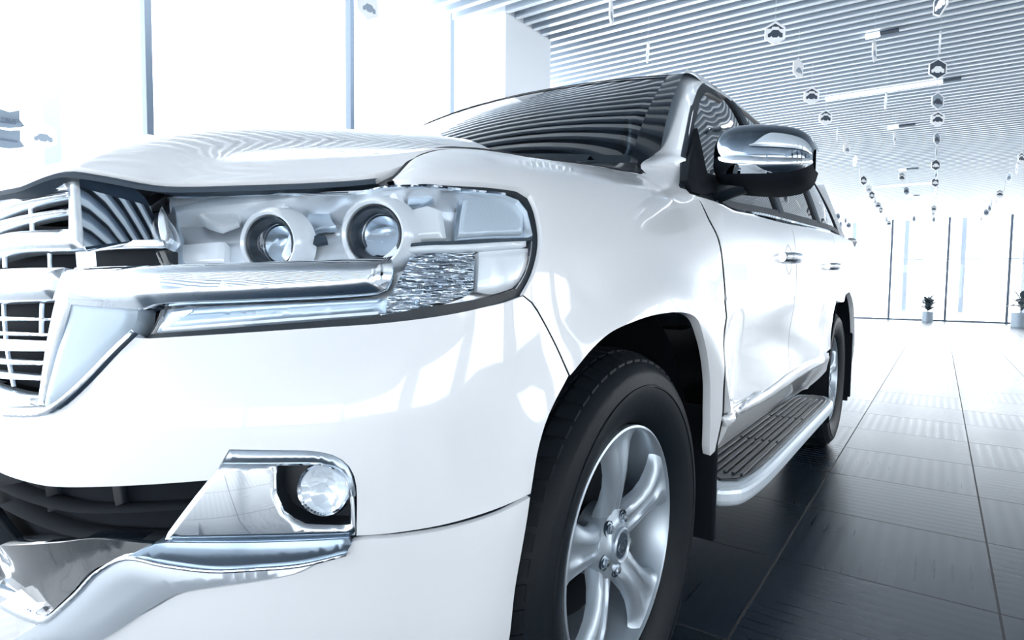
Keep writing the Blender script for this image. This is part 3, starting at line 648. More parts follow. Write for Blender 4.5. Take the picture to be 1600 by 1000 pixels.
# ---- wheels
def wheel(name, cx):
    """local frame: centre of the wheel at the origin, outboard = -y"""
    r = empty(name, (cx, -.825, .398)); r.parent = car
    prof = [(.245, -.10), (.250, .085), (.252, .104), (.258, .112), (.275, .124), (.30, .136), (.322, .141), (.340, .141), (.350, .137), (.356, .1375), (.364, .133), (.376, .122), (.386, .110), (.392, .098),
            (.3955, .085), (.398, .06), (.399, .03), (.3995, 0), (.399, -.04), (.397, -.08), (.388, -.115), (.36, -.138), (.30, -.138), (.25, -.10)]
    t = lathe('tyre', prof, RUBBER, r, n=96)
    # tread blocks on the shoulder and four grooved ribs
    bm = bmesh.new(); N = 64
    for k in range(N):
        a0 = 2*PI*k/N; a1 = 2*PI*(k+.72)/N; sk = .02
        for (h0, h1, r0, r1) in ((.118, .088, .380, .3955), (.078, .048, .396, .4015), (.038, .004, .397, .4022), (-.006, -.04, .397, .4022), (-.05, -.085, .396, .4015)):
            v = []
            for rr_i, ex in ((0, -.006), (1, 0.0045)):
                for (a, h, rr) in ((a0, h0, r0), (a1, h0, r0), (a1+sk, h1, r1), (a0+sk, h1, r1)):
                    v.append(bm.verts.new(((rr+ex)*math.cos(a), -h, (rr+ex)*math.sin(a))))
            for f in ((0, 1, 2, 3), (7, 6, 5, 4), (0, 4, 5, 1), (1, 5, 6, 2), (2, 6, 7, 3), (3, 7, 4, 0)): bm.faces.new([v[i] for i in f])
    frombm('tread', bm, RUBBER, t)
    # raised ticks and a molded ring on the sidewall
    lathe('sidewall_ring', [(.329, .1405), (.330, .1435), (.334, .1435), (.335, .1405)], RUBBER, t, n=96)
    lathe('rim', [(.246, .088), (.2485, .104), (.2475, .112), (.243, .1135), (.239, .109), (.236, .096), (.230, .080), (.224, .02), (.218, -.06), (.225, -.12), (.24, -.13)], WHEEL, r, n=96)
    sp = []
    for k in range(5):
        A = math.radians(93+72*k); rings = []
        for rad, wd, top, dep, rid in ((.035, .034, .080, .03, .000), (.060, .035, .083, .03, .001), (.078, .035, .087, .028, .003), (.100, .033, .092, .024, .005), (.130, .034, .097, .02, .006), (.160, .039, .100, .018, .007), (.190, .046, .101, .018, .006), (.212, .053, .101, .018, .004), (.228, .062, .103, .02, .002), (.2405, .074, .108, .02, .000)):
            q = [(-1.12, -dep), (-1.08, -.014), (-1, -.008), (-.88, 0), (-.5, rid), (-.36, rid*.95), (-.26, rid*.2), (0, rid*.0), (.26, rid*.2), (.36, rid*.95), (.5, rid), (.88, 0), (1, -.008), (1.08, -.014), (1.12, -dep)]
            ring = []
            for a, h in q:
                ca, sa = math.cos(A), math.sin(A); lat = a*wd
                rr2 = rad+(math.sqrt(max(rad*rad-lat*lat, .0004))-rad)*smoothstep(.12, .22, rad)
                ring.append(Vector((ca*rr2-sa*lat, -(top+h), sa*rr2+ca*lat)))
            rings.append(ring)
        sp.append(loft('spoke', rings, WHEEL, r, False))
    h = lathe('hub', [(.075, .03), (.074, .080), (.070, .086), (.055, .090), (.044, .093), (.040, .098), (.036, .0985), (.0005, .0985)], WHEEL, r, n=60)
    c = lathe('centre_cap', [(.037, .098), (.0365, .104), (.033, .107), (.029, .1045), (.028, .103), (.0005, .1035)], WHEEL, r, n=48)
    lathe('emblem_field', [(.0265, .103), (.0265, .1042), (.0005, .1042)], GREYSEAL, c, n=32)
    # emblem: ring with a slanted L
    E_ = bmesh.new(); n = 40
    for k in range(n):
        a, b = 2*PI*k/n, 2*PI*(k+1)/n; v = []
        for rr, hh in ((1, .1045), (1, .1075), (.84, .1075), (.84, .1045)):
            for t_ in (a, b): v.append(E_.verts.new((.0215*rr*math.cos(t_), -hh, .0165*rr*math.sin(t_))))
        for i in range(3): E_.faces.new((v[2*i], v[2*i+1], v[2*i+3], v[2*i+2]))
    for poly in ([(.004, .015), (.0005, .015), (-.0085, -.006), (-.0045, -.006)], [(-.0085, -.006), (-.0045, -.002), (.014, -.002), (.016, -.006)]):
        t_ = [E_.verts.new((x, -.1075, z)) for x, z in poly]; b_ = [E_.verts.new((x, -.1035, z)) for x, z in poly]
        E_.faces.new(t_)
        for i in range(4): E_.faces.new((t_[i], b_[i], b_[(i+1) % 4], t_[(i+1) % 4]))
    frombm('emblem', E_, CHROME, c)
    for k in range(5):
        A = math.radians(93+36+72*k); x, z = .055*math.cos(A), .055*math.sin(A)
        o = lathe('nut_recess', [(.0165, .0915), (.0155, .084), (.013, .080), (.0005, .080)], GREYSEAL, r, (x, 0, z), 20)
        lathe('lug_nut', [(.0105, .078), (.0105, .094), (.008, .099), (.0005, .100)], CHROME, r, (x, 0, z), 6, True)
    lathe('brake_disc', [(.165, -.01), (.165, .01), (.0005, .01)], SOFTBLACK, r, n=48)
    lathe('brake_shield', [(.216, -.05), (.0005, -.05)], SOFTBLACK, r, n=48)
    return r
W1 = wheel('front_wheel', -.022)
def copytree(o, parent=None):
    c = o.copy(); COL.objects.link(c)
    if parent:
        inv = o.matrix_parent_inverse.copy(); c.parent = parent; c.matrix_parent_inverse = inv
    for ch in list(o.children): copytree(ch, c)
    return c
W2 = copytree(W1); W2.name = 'rear_wheel'; W2.location.x = 2.85
for ww, x in ((W1, -.022), (W2, 2.85)):
    c = copytree(ww); c.location.y = .825; c.rotation_euler.z = PI

# ---- pillars, windscreen, roof, glasshouse
le = [((1073, 108), .60), ((1061, 125), .62), ((1052, 150), .645), ((1045, 175), .665), ((1038, 200), .688), ((1032, 223), .715), ((1024, 239), .745), ((1014, 247), .775)]
ri = [(1112, 126), (1098, 130), (1090, 142), (1084, 170), (1079, 198), (1075, 222), (1072, 243), (1071, 252)]
rows = []
for (q, y), r_ in zip(le, ri):
    a, b = P(*q, y=-y), GREEN.at(*r_); o_ = Vector((-.8, -1, .25)).normalized()
    rows.append([a.lerp(b, k/12)+o_*(.018*math.sin(PI*k/12)*min(1, (b-a).length/.22)) for k in range(13)])
for (q0, q1, e) in (((1003, 255), (1066, 262), -.001), ((1004, 268), (1064, 275), -.004)):
    rows.append([BODY.at(q0[0]+(q1[0]-q0[0])*k/12, q0[1]+(q1[1]-q0[1])*k/12, e) for k in range(13)])
print('pil', [[tuple(round(c, 3) for c in r_[k]) for k in (0, 6, 12)] for r_ in rows])
cols = [crs([r_[k] for r_ in rows], 5) for k in range(13)]
rows = [[c[i] for c in cols] for i in range(len(cols[0]))]
rows = [[r_[0]+Vector((.03, .04, -.02))]+r_+[r_[-1]+Vector((.03, .04, 0))] for r_ in rows]
loft('windscreen_pillar', rows, PAINT, car, False)
def fws(s, y):
    k0 = (y/.735)**2; k1 = (y/.60)**2
    b = Vector((.14+.36*k0, y, 1.285-.0*k0)); yt = y*.62/.735*1.0
    t = Vector((.955+.075*(yt/.60)**2, yt, 1.715-.014*(yt/.60)**2))
    p = b.lerp(t, s); p.x -= .02*math.sin(PI*s); p.z += .012*math.sin(PI*s)
    return p
wn = 24
loft('windscreen', [[fws(s/12, -.735+1.47*k/wn) for k in range(wn+1)] for s in range(13)], GLASS, car, False)
def wsband(y0, y1, s0, s1, name, off_=.004, m=GLOSSBLACK):
    o_ = Vector((-.7, 0, .7))*off_
    return loft(name, [[fws(s0+(s1-s0)*i/10, y0+(y1-y0)*k/8)+o_ for k in range(9)] for i in range(11)], m, car, False)
wsband(-.765, -.705, -.02, 1.0, 'windscreen_seal'); wsband(.705, .765, -.02, 1.0, 'windscreen_seal')
wsband(-.735, .735, .965, 1.01, 'header_seal', .003)
wsband(-.72, .72, -.02, .04, 'cowl_panel', .003, BLACK)
# roof
top_prof = [(.90, 1.0)]
rl = []
for i in range(41):
    x = .97+(4.05-.97)*i/40; ring = []
    vlo = 1.655
    for k in range(33):
        t = k/32; sgn = -1 if t < .5 else 1; a = 1-abs(2*t-1); v = vlo+(1.87-vlo)*a
        p = fgreen(x, v); q = Vector((p.x, p.y if sgn < 0 else -p.y, p.z))
        if i == 0:
            yy = q.y; q = Vector((.955+.075*(yy/.6)**2-.0, yy, min(q.z, 1.720-.014*(yy/.6)**2)))
        elif i < 4:
            lim = 1.720-.014*(q.y/.6)**2+(x-.955-.075*(q.y/.6)**2)*.32
            q.z = min(q.z, lim)
        ring.append(q)
    rl.append(ring)
loft('roof', rl, PAINT, car, False)
# window frames and panes on the glasshouse sheet
vb = lambda u: 1.158+.046*(u-.36)
FRB = mat('frame_black', (.008, .013, .02), .45, spec=.3)
vt = lambda u: 1.672 if u < 2.6 else 1.672-.03*((u-2.6)/1.0)**2
fr_out = [GREEN.hit(q)+(None,) for q in [(1069, 292), (1071, 251), (1077, 210), (1084, 170), (1090, 141), (1099, 130), (1110, 131), (1128, 141)]]
g1 = [GREEN.hit(q)+(None,) for q in [(1099, 270), (1085, 203), (1089, 182), (1093, 161), (1100, 148), (1107, 145), (1130, 158)]]
print('front frame uv', [(round(a[0], 2), round(a[1], 2)) for a in fr_out], [(round(a[0], 2), round(a[1], 2)) for a in g1])
glass1 = g1+[(1.15, 1.652, None), (1.33, 1.655, None), (1.36, 1.62, None), (1.375, vb(1.38)+.02, None), (1.0, vb(1.0)+.02, None), (.62, vb(.6)+.02, None)]
glass2 = [(1.50, vb(1.5)+.02, None), (1.485, 1.62, None), (1.50, 1.655, None), (2.28, 1.655, None), (2.33, 1.62, None), (2.38, vb(2.4)+.02, None)]
glass3 = [(2.53, vb(2.5)+.02, None), (2.48, 1.62, None), (2.50, 1.655, None), (3.25, 1.645, None), (3.42, 1.60, None), (3.62, 1.42, None), (3.66, vb(3.6)+.03, None)]
panel('window_frame', GREEN, fr_out+[(1.2, 1.675, None), (2.4, 1.68, None), (3.3, 1.668, None), (3.52, 1.62, None), (3.72, 1.42, None), (3.75, vb(3.7), None), (2.4, vb(2.4)-.01, None), (1.4, vb(1.4)-.01, None), (.40, vb(.40)-.01, None)],
      FRB, car, [glass1, glass2, glass3], th=.015, grid=.03)
for gl, nm in ((glass1, GLASS), (glass2, PRIV), (glass3, PRIV)):
    panel('side_window', GREEN.offset(-.008), gl, nm, car, th=.004, grid=.04)
panel('pillar_cover', GREEN.offset(.003), [(1.395, vb(1.4)+.01, None), (1.38, 1.655, None), (1.44, 1.655, None), (1.455, vb(1.45)+.01, None)], GREYSEAL, car, th=.006)
panel('pillar_cover', GREEN.offset(.003), [(2.41, vb(2.4)+.01, None), (2.36, 1.65, None), (2.45, 1.65, None), (2.50, vb(2.5)+.01, None)], GREYSEAL, car, th=.006)
panel('rear_pillar', GREEN.offset(-.002), [(3.4, 1.66, None), (3.6, 1.60, None), (3.76, 1.42, None), (3.78, vb(3.75)-.03, None), (4.08, vb(4)-.03, None), (4.08, 1.675, None)], PAINT, car, th=.02)
loft('tailgate', [[Vector((4.07, -.88, .4)), Vector((4.09, -.88, 1.2)), Vector((4.05, -.68, 1.72))], [Vector((4.12, 0, .4)), Vector((4.14, 0, 1.2)), Vector((4.08, 0, 1.76))], [Vector((4.07, .88, .4)), Vector((4.09, .88, 1.2)), Vector((4.05, .68, 1.72))]], PAINT, car, False)
# cabin
box('dashboard', (.42, -.70, .95), (.80, .70, 1.17), INTER, car, .05)
for y in (-.38, .38):
    for x in (1.25, 2.2):
        s = box('seat', (x, y-.25, .75), (x+.5, y+.25, .90), CABIN2, car, .06)
        box('seat_back', (x+.46, y-.24, .86), (x+.60, y+.24, 1.40), CABIN2, s, .06); box('head_rest', (x+.50, y-.12, 1.43), (x+.59, y+.12, 1.60), CABIN2, s, .04)
# ---- door mirror
mir = empty('door_mirror', (.5, -1.05, 1.28)); mir.parent = car
mo = mir.location.copy()
def msub(o): o.parent = mir; o.matrix_parent_inverse = Matrix.Translation(-mo); return o
# outline sections of the housing from inboard to outboard: y, top, bottom, front x, back x
SEC = [(-.932, 1.300, 1.222, .50, .62), (-.938, 1.338, 1.205, .478, .64), (-.955, 1.357, 1.196, .464, .655), (-.990, 1.364, 1.190, .456, .66), (-1.03, 1.362, 1.184, .455, .662), (-1.07, 1.356, 1.180, .460, .66), (-1.11, 1.346, 1.182, .470, .655), (-1.138, 1.333, 1.190, .484, .648), (-1.156, 1.315, 1.205, .505, .64), (-1.166, 1.285, 1.232, .54, .63)]
tops = pw([(-s[0], s[1]) for s in SEC]); bots = pw([(-s[0], s[2]) for s in SEC]); frs = pw([(-s[0], s[3]) for s in SEC]); bks = pw([(-s[0], s[4]) for s in SEC])
def fmir(u, v):     # u = -y, v in 0..1 over the front from bottom (0) to top (1)
    a = PI*(v-.5); zc = (tops(u)+bots(u))/2; h = (tops(u)-bots(u))/2
    z = zc+h*math.copysign(abs(math.sin(a))**.85, a); x = bks(u)-(bks(u)-frs(u))*abs(math.cos(a))**.5
    return Vector((x, -u, z))
class Mir(Surf): pass
MS = Surf(fmir, (.932, 1.166), (0, 1), 60, 60, (-1, 0, 0))
def band(name, v0, v1, m, u0=.932, u1=1.166, e=0, n=40, mm=20, swell=0):
    rows = []
    for i in range(mm+1):
        a = i/mm
        r = []
        for k in range(n+1):
            u = u0+(u1-u0)*k/n
            b0 = v0(u) if callable(v0) else v0; b1 = v1(u) if callable(v1) else v1
            v = b0+(b1-b0)*a
            p = fmir(u, v)
            ee = e+swell*math.sin(PI*a)
            if ee: p = p+Vector((-1, 0, 0))*ee
            r.append(p)
        rows.append(r)
    return msub(loft(name, rows, m, None, False))
DCH = mat('black_chrome', (.10, .13, .17), .03, 1)
lowline = lambda u: .30+.04*(u-.93)/.24
midline = lambda u: .48-.02*(u-.93)/.24
band('cap', lambda u: midline(u), 1.0, mat('dark_mirror_chrome', (.22, .27, .33), .01, 1))
band('cap_skirt', lambda u: lowline(u), lambda u: midline(u), CHROME, swell=.006)
band('housing', 0, lambda u: lowline(u), SOFTBLACK)
band('indicator', lambda u: .53, lambda u: .545+.125*smoothstep(1.035, 1.085, u), mat('indicator_lens', (.52, .60, .68), .12, .2, 1), 1.035, 1.165, .005, swell=.004)
us_ = [.938+.222*k/30 for k in range(31)]
gv = [Vector((bks(u)-.012, -u, tops(u)-.006)) for u in us_]+[Vector((bks(u)-.012, -u, bots(u)+.006)) for u in us_[::-1]]
msub(mesh('mirror_glass', gv+[v+Vector((-.006, 0, 0)) for v in gv], [tuple(range(62)), tuple(range(123, 61, -1))], GLOSSBLACK, None, False))
msub(tube('mirror_arm', [(.56, -.86, 1.185), (.55, -.91, 1.185), (.55, -.96, 1.20), (.55, -1.0, 1.21)], [.03, .032, .03, .03], BLACK, None, 12))
msub(loft('mirror_foot', [[GREEN.at(*q)+Vector((-.3, -1, .0)).normalized()*e for q in [(1068, 282), (1071, 252), (1078, 225), (1084, 201), (1099, 271), (1118, 276), (1118, 301), (1090, 305), (1075, 300)]] for e in (-.01, .012)]+[[GREEN.at(*q)+Vector((-.3, -1, .0)).normalized()*.018 for q in [(1074, 280), (1076, 256), (1080, 235), (1084, 215), (1096, 272), (1112, 280), (1112, 297), (1092, 300), (1080, 294)]]], SOFTBLACK, None, True, True))

# ---- the far side of the car mirrors the near side
TWIN = ('front_fender', 'lower_bumper', 'bumper_gap', 'skid_', 'fog_', 'gusset', 'headlight', 'front_door', 'rear_door', 'rear_quarter', 'sill', 'belt_trim', 'running_board', 'wheel_arch_liner', 'mud_flap',
        'windscreen_pillar', 'window_frame', 'side_window', 'pillar_cover', 'rear_pillar', 'hood_gap_shade', 'door_seal', 'bumper_seal', 'cowl_gap_shade', 'tail_lamp', 'door_mirror', 'corner_')
for par in (car, gr):
    for o in list(par.children):
        if o.name.startswith(TWIN):
            c = copytree(o); c.scale.y = -1; c.location.y = -o.location.y

# ================================================================== THE ROOM
FLOORM = mat('floor_tile', (.030, .042, .058), .22, 0, 0, .5, ior=1.85)
n, l = nodes(FLOORM); b = n['Principled BSDF']
tc = n.new('ShaderNodeTexCoord'); sep = n.new('ShaderNodeSeparateXYZ'); l.new(tc.outputs['Object'], sep.inputs[0])
def mth(op, a, b_=None, c=None):
    m_ = n.new('ShaderNodeMath'); m_.operation = op
    for i, v in enumerate((a, b_, c)):
        if v is None: continue
        if isinstance(v, (int, float)): m_.inputs[i].default_value = v
        else: l.new(v, m_.inputs[i])
    return m_.outputs[0]
tx = mth('DIVIDE', mth('ADD', sep.outputs[0], 30-1.05), .6); ty = mth('DIVIDE', mth('ADD', sep.outputs[1], 30+1.62), .6)
fxr = mth('FRACT', tx); fyr = mth('FRACT', ty)
ex = mth('MINIMUM', fxr, mth('SUBTRACT', 1, fxr)); ey = mth('MINIMUM', fyr, mth('SUBTRACT', 1, fyr)); edge = mth('MINIMUM', ex, ey)
grout = mth('LESS_THAN', edge, .0058)
par = mth('MODULO', mth('ADD', mth('FLOOR', tx), mth('FLOOR', ty)), 2)
sx = mth('SINE', mth('MULTIPLY', sep.outputs[0], 2*PI/.05)); sy = mth('SINE', mth('MULTIPLY', sep.outputs[1], 2*PI/.05))
mixv = mth('ADD', mth('MULTIPLY', sx, par), mth('MULTIPLY', sy, mth('SUBTRACT', 1, par)))
stripe = mth('MULTIPLY', mth('ADD', mixv, 1), .5)
nz = n.new('ShaderNodeTexNoise'); nz.inputs['Scale'].default_value = 1.3; l.new(tc.outputs['Object'], nz.inputs[0])
nf = n.new('ShaderNodeTexNoise'); nf.inputs['Scale'].default_value = 260; l.new(tc.outputs['Object'], nf.inputs[0])
rg = mth('ADD', .25, mth('MULTIPLY', stripe, .045)); rg = mth('ADD', rg, mth('MULTIPLY', nz.outputs[0], .05)); rg = mth('ADD', rg, mth('MULTIPLY', grout, .4)); l.new(rg, b.inputs['Roughness'])
mc = n.new('ShaderNodeMix'); mc.data_type = 'RGBA'; l.new(grout, mc.inputs[0]); mc.inputs[6].default_value = (.006, .020, .040, 1); mc.inputs[7].default_value = (.006, .009, .013, 1); l.new(mc.outputs[2], b.inputs['Base Color'])
hgt = mth('ADD', mth('MULTIPLY', mth('SUBTRACT', 1, grout), 1.0), mth('MULTIPLY', stripe, .35))
bp = n.new('ShaderNodeBump'); bp.inputs['Strength'].default_value = .35; bp.inputs['Distance'].default_value = .001; l.new(hgt, bp.inputs['Height']); l.new(bp.outputs[0], b.inputs['Normal'])
X0, X1, Y0, Y1, H = -12.0, 20.6, -9.0, 3.6, 3.02
tag(box('floor', (X0, Y0, -.1), (X1+.1, Y1+.1, 0), FLOORM), kind='structure')
WALLM = mat('wall_white', (.83, .86, .90), .6); SLATM = mat('ceiling_slat', (.95, .98, 1), .42, .55); SLATS = mat('slat_side_shade', (.42, .49, .57), .4)
PLEN = mat('plenum_dark', (.03, .042, .058), .9)
# ceiling: upper deck plus long baffle slats
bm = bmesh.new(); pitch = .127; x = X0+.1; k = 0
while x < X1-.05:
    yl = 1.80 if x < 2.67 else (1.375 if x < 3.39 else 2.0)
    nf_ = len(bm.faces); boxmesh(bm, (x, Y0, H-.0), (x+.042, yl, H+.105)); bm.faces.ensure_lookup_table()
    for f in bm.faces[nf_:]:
        f.material_index = 0 if max(v.co.z for v in f.verts) < H+.01 else 1  # white undersides, darker sides: lit and shaded contrast put into the colour
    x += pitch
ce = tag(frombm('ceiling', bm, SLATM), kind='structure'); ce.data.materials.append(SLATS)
tag(box('ceiling_deck', (X0-.1, Y0-.1, H+.34), (X1+.1, 1.78, H+.44), PLEN), kind='structure'); bpy.data.objects['ceiling_deck'].parent = ce
bm = bmesh.new()
boxmesh(bm, (3.42, 1.95, H+.34), (X1+.1, 2.05, 6.0)); boxmesh(bm, (X0-.1, 1.95, 6.0), (X1+.1, Y1+.1, 6.1)); frombm('ceiling_deck', bm, WALLM, ce)
# column
tag(box('trim_1', (2.72, 1.38, 0), (3.38, 1.90, 6.0), WALLM), kind='structure')
# window walls
MUL = mat('mullion_grey', (.09, .12, .16), .4, .3); FIN = mat('glass_fin', (.50, .55, .62), .3)
wi = 0
def pane_wall(nm, axis, pos, splits, z0, z1, zb):
    """one wall of tall panes: dark mullions on the joints"""
    for a in splits:
        lo = (a-.022, pos-.05, zb(a) if callable(zb) else zb) if axis == 'x' else (pos-.05, a-.022, z0)
        hi = (a+.022, pos+.03, z1) if axis == 'x' else (pos+.03, a+.022, z1)
        o = box('window_mullion', lo, hi, MUL, nm)
W = tag(empty('window_1', (X1, -2, 0)), kind='structure')
Wi = Matrix.Translation(-W.location)
sp = [-1.58+1.4*k for k in range(-5, 4)]
def wpart(o, W_): o.parent = W_; o.matrix_parent_inverse = Matrix.Translation(-W_.location); return o
for a in sp:
    wpart(box('mullion', (X1-.06, a-.03, 0), (X1+.02, a+.03, H), MUL), W)
    if -8 < a < 3: wpart(box('glass_fin', (X1+.3, a-.42, .25), (X1+.5, a-.30, H), FIN), W)
wpart(box('bottom_rail', (X1-.05, Y0, 0), (X1+.02, Y1, .045), MUL), W)
wpart(box('transom', (X1-.0, Y0, 1.80), (X1+.02, Y1, 1.83), FIN), W)
wpart(box('pane', (X1-.008, Y0, .04), (X1, Y1, H), SHEET), W)
W = tag(empty('window_2', (0, Y1, 0)), kind='structure')
for a, zb in ((-4.4, 0), (-2.6, 0), (-.8, 0), (1.10, 2.05), (3.06, 2.48), (4.68, .3)):
    wpart(box('mullion', (a-.025, Y1-.04, zb), (a+.025, Y1+.04, 6.0), MUL), W)
for a in (6.5, 8.3, 10.1, 11.9, 13.7, 15.5, 17.3, 19.1): wpart(box('mullion', (a-.025, Y1-.04, 0), (a+.025, Y1+.04, H+.3), MUL), W)
wpart(box('glass_fin', (.52, Y1+.3, 1.35), (.63, Y1+.5, 6), FIN), W)
wpart(box('glass_fin', (2.22, Y1+.3, 1.9), (2.26, Y1+.5, 6), FIN), W)
wpart(box('pane', (X0, Y1-.006, .04), (X1, Y1+.006, 6.0), SHEET), W)
# behind the viewer and to the right: white wall with broad window openings
tag(box('wall_right', (X0, Y0-.15, 0), (X1, Y0, .9), WALLM), kind='structure')
bm = bmesh.new()
for a in (-7, -3.4, .2, 3.8, 7.4, 11, 14.6, 18.2): boxmesh(bm, (a, Y0-.15, .9), (a+1.0, Y0, H+.34))
boxmesh(bm, (X0, Y0-.15, 2.5), (X1, Y0, H+.34))
frombm('wall_pier', bm, WALLM, bpy.data.objects['wall_right'])
bm = bmesh.new(); boxmesh(bm, (X0-.15, Y0, 0), (X0, Y1, .35)); boxmesh(bm, (X0-.15, Y0, 2.75), (X0, Y1, H+.34))
for a in (-9, -3, 3): boxmesh(bm, (X0-.15, a, .35), (X0, a+.3, 2.75))
tag(frombm('wall_back', bm, WALLM), kind='structure')

# ---- hanging hexagon cards
CARDW = mat('card_white', (.93, .95, .97), .4); CARDD = mat('card_dark', (.05, .07, .10), .4); CARDG = mat('card_grey', (.30, .37, .45), .4); THREAD = mat('thread', (.7, .75, .8), .5)
def hexmesh(r, t, hole=0):
    bm = bmesh.new(); f = [bm.verts.new((r*math.cos(PI/6+PI/3*k), -t/2, r*math.sin(PI/6+PI/3*k))) for k in range(6)]; b_ = [bm.verts.new((v.co.x, t/2, v.co.z)) for v in f]
    if hole:
        g = [bm.verts.new((v.co.x*hole, -t/2, v.co.z*hole)) for v in f]; h_ = [bm.verts.new((v.co.x*hole, t/2, v.co.z*hole)) for v in f]
        for k in range(6):
            j = (k+1) % 6; bm.faces.new((f[k], f[j], g[j], g[k])); bm.faces.new((b_[j], b_[k], h_[k], h_[j])); bm.faces.new((f[k], b_[k], b_[j], f[j])); bm.faces.new((g[j], h_[j], h_[k], g[k]))
    else:
        bm.faces.new(f); bm.faces.new(b_[::-1])
        for k in range(6): bm.faces.new((f[k], b_[k], b_[(k+1) % 6], f[(k+1) % 6]))
    return bm
def polymesh(polys, y0, y1):
    bm = bmesh.new()
    for p in polys:
        a = [bm.verts.new((x, y0, z)) for x, z in p]; b_ = [bm.verts.new((x, y1, z)) for x, z in p]; bm.faces.new(a); bm.faces.new(b_[::-1])
        for k in range(len(p)): bm.faces.new((a[k], b_[k], b_[(k+1) % len(p)], a[(k+1) % len(p)]))
    return bm
R = .082
carpoly = [[(-.05, -.028), (-.052, -.008), (-.034, .004), (-.018, .022), (.022, .022), (.036, .006), (.052, .0), (.053, -.028), (.034, -.030), (.024, -.018), (.014, -.030), (-.016, -.030), (-.026, -.018), (-.036, -.030)]]
roofpoly = [[(-.060, .030), (0, .066), (.060, .030), (.03, .030), (.024, .044), (-.022, .044), (-.028, .030)]]
def make_card(kind, L):
    r = empty('hexagon_card')
    base_, mark = {'white': (CARDW, CARDD), 'dark': (CARDD, CARDW), 'grey': (CARDG, CARDD), 'pale': (CARDW, CARDG)}[kind]
    frombm('card_face', hexmesh(R*.9, .004), base_, r); frombm('card_frame', hexmesh(R, .010, .9), CARDW, r)
    frombm('card_picture', polymesh(carpoly if kind != 'pale' else [[(x*.8+.01, z*.8-.01) for x, z in carpoly[0]]], -.0035, .0035), mark, r)
    if kind in ('white',): frombm('card_picture', polymesh(roofpoly, -.0035, .0035), mark, r)
    frombm('thread', (lambda b_: (boxmesh(b_, (-.0012, -.0012, R), (.0012, .0012, R+L)), b_)[1])(bmesh.new()), THREAD, r)
    return r
protos = {}
def card(px, py, kind, yaw, label, group, roll=0, z=2.72, scale=1):
    L = H-z-R
    if kind not in protos: protos[kind] = r = make_card(kind, L)
    else:
        src = protos[kind]; r = src.copy(); COL.objects.link(r)
        for ch in src.children: c = ch.copy(); c.parent = r; COL.objects.link(c)
    for ch in r.children:
        if ch.name.startswith('thread') and abs(z-2.72) > .01:
            q = (H-z-R)/(H-2.72-R); ch.scale.z = q; ch.location.z = R-R*q
    p = P(px, py, z=z); r.location = p; r.rotation_euler = (0, roll, math.radians(yaw))
    tag(r, label, 'hanging card', group); return r
vw = -55  # yaw that faces a card to the viewer
ordw = ['nearest', 'second', 'third', 'fourth', 'fifth', 'sixth', 'seventh', 'eighth', 'ninth', 'tenth', 'eleventh', 'twelfth', 'thirteenth', 'fourteenth', 'fifteenth', 'sixteenth', 'seventeenth']
knd = {'white': 'white hexagon card with dark picture', 'dark': 'dark hexagon card', 'grey': 'grey hexagon card', 'pale': 'pale hexagon card'}
chains = [('left string', 'hexagon cards hanging in the left row', [
    (1211, 52, 'white', 0), (1247, 107, 'pale', 35), (1268, 150, 'white', 0), (1290, 184, 'white', 5), (1308, 210, 'pale', 60), (1323, 232, 'pale', 30), (1336, 252, 'pale', 80), (1343, 268, 'dark', 60), (1349, 282, 'dark', 20), (1357, 295, 'pale', 20), (1362, 305, 'dark', 20),
    (1367, 314, 'pale', 40), (1372, 321, 'white', 0), (1376, 328, 'dark', 30), (1380, 335, 'grey', 60), (1385, 343, 'pale', 30), (1389, 349, 'white', 10)]),
    ('middle string', 'hexagon cards hanging in the middle row', [
    (1470, 5, 'dark', 85), (1469, 67, 'pale', 55), (1465, 108, 'dark', 0), (1465, 158, 'grey', 15), (1465, 186, 'white', 0), (1464, 217, 'grey', 30), (1463, 238, 'grey', 50), (1462, 258, 'dark', 10), (1463, 273, 'grey', 70), (1461, 285, 'dark', 10), (1462, 298, 'pale', 70),
    (1461, 308, 'pale', 75), (1458, 317, 'pale', 65), (1459, 326, 'white', 10), (1458, 333, 'pale', 30), (1459, 343, 'grey', 30)]),
    ('right string', 'hexagon cards hanging in the right row', [
    (1596, 247, 'white', 20), (1589, 263, 'pale', 60), (1577, 277, 'grey', 75), (1570, 290, 'pale', 50), (1562, 303, 'white', 0), (1557, 311, 'pale', 50), (1549, 318, 'grey', 60), (1546, 325, 'grey', 30), (1541, 332, 'grey', 10), (1533, 342, 'grey', 40)]),
    ('tilted line between left and middle strings', 'tilted cards between the left and middle rows', [
    (1366, 80, 'pale', 50), (1384, 158, 'pale', 65), (1398, 215, 'pale', 50), (1409, 277, 'white', 20), (1416, 298, 'grey', 20), (1428, 342, 'grey', 30)])]
for desc, grp, cs in chains:
    for i, (px, py, kd, yw) in enumerate(cs):
        card(px, py, kd, vw+yw, knd[kd]+', '+ordw[i]+' in the '+desc, grp, roll=.0)
for (px, py, kd, yw, lb) in ((1309, 338, 'grey', 20, 'grey hexagon card low above the tail of the white car'), (1321, 345, 'grey', 40, 'small grey hexagon card beside the far window corner, left of its twin'), (1326, 352, 'grey', 10, 'small grey hexagon card beside the far window corner, right of its twin')):
    card(px, py, kd, vw+yw, lb, 'hexagon cards near the tail of the car', z=2.62)
card(955, 20, 'pale', vw+72, 'pale hexagon card seen nearly edge on above the windscreen', 'hexagon cards above the car', z=2.72)
card(1012, 82, 'pale', vw+84, 'thin edge-on pale card hanging above the windscreen pillar', 'hexagon cards above the car', z=2.72)
card(574, 8, 'pale', vw+50, 'pale hexagon card in front of the tall window at the top', 'hexagon cards above the car', z=2.45)
card(64, 211, 'pale', vw+40, 'pale hexagon card in front of the left window beside the ribbon sign', 'hexagon cards above the car', z=1.75, scale=1)

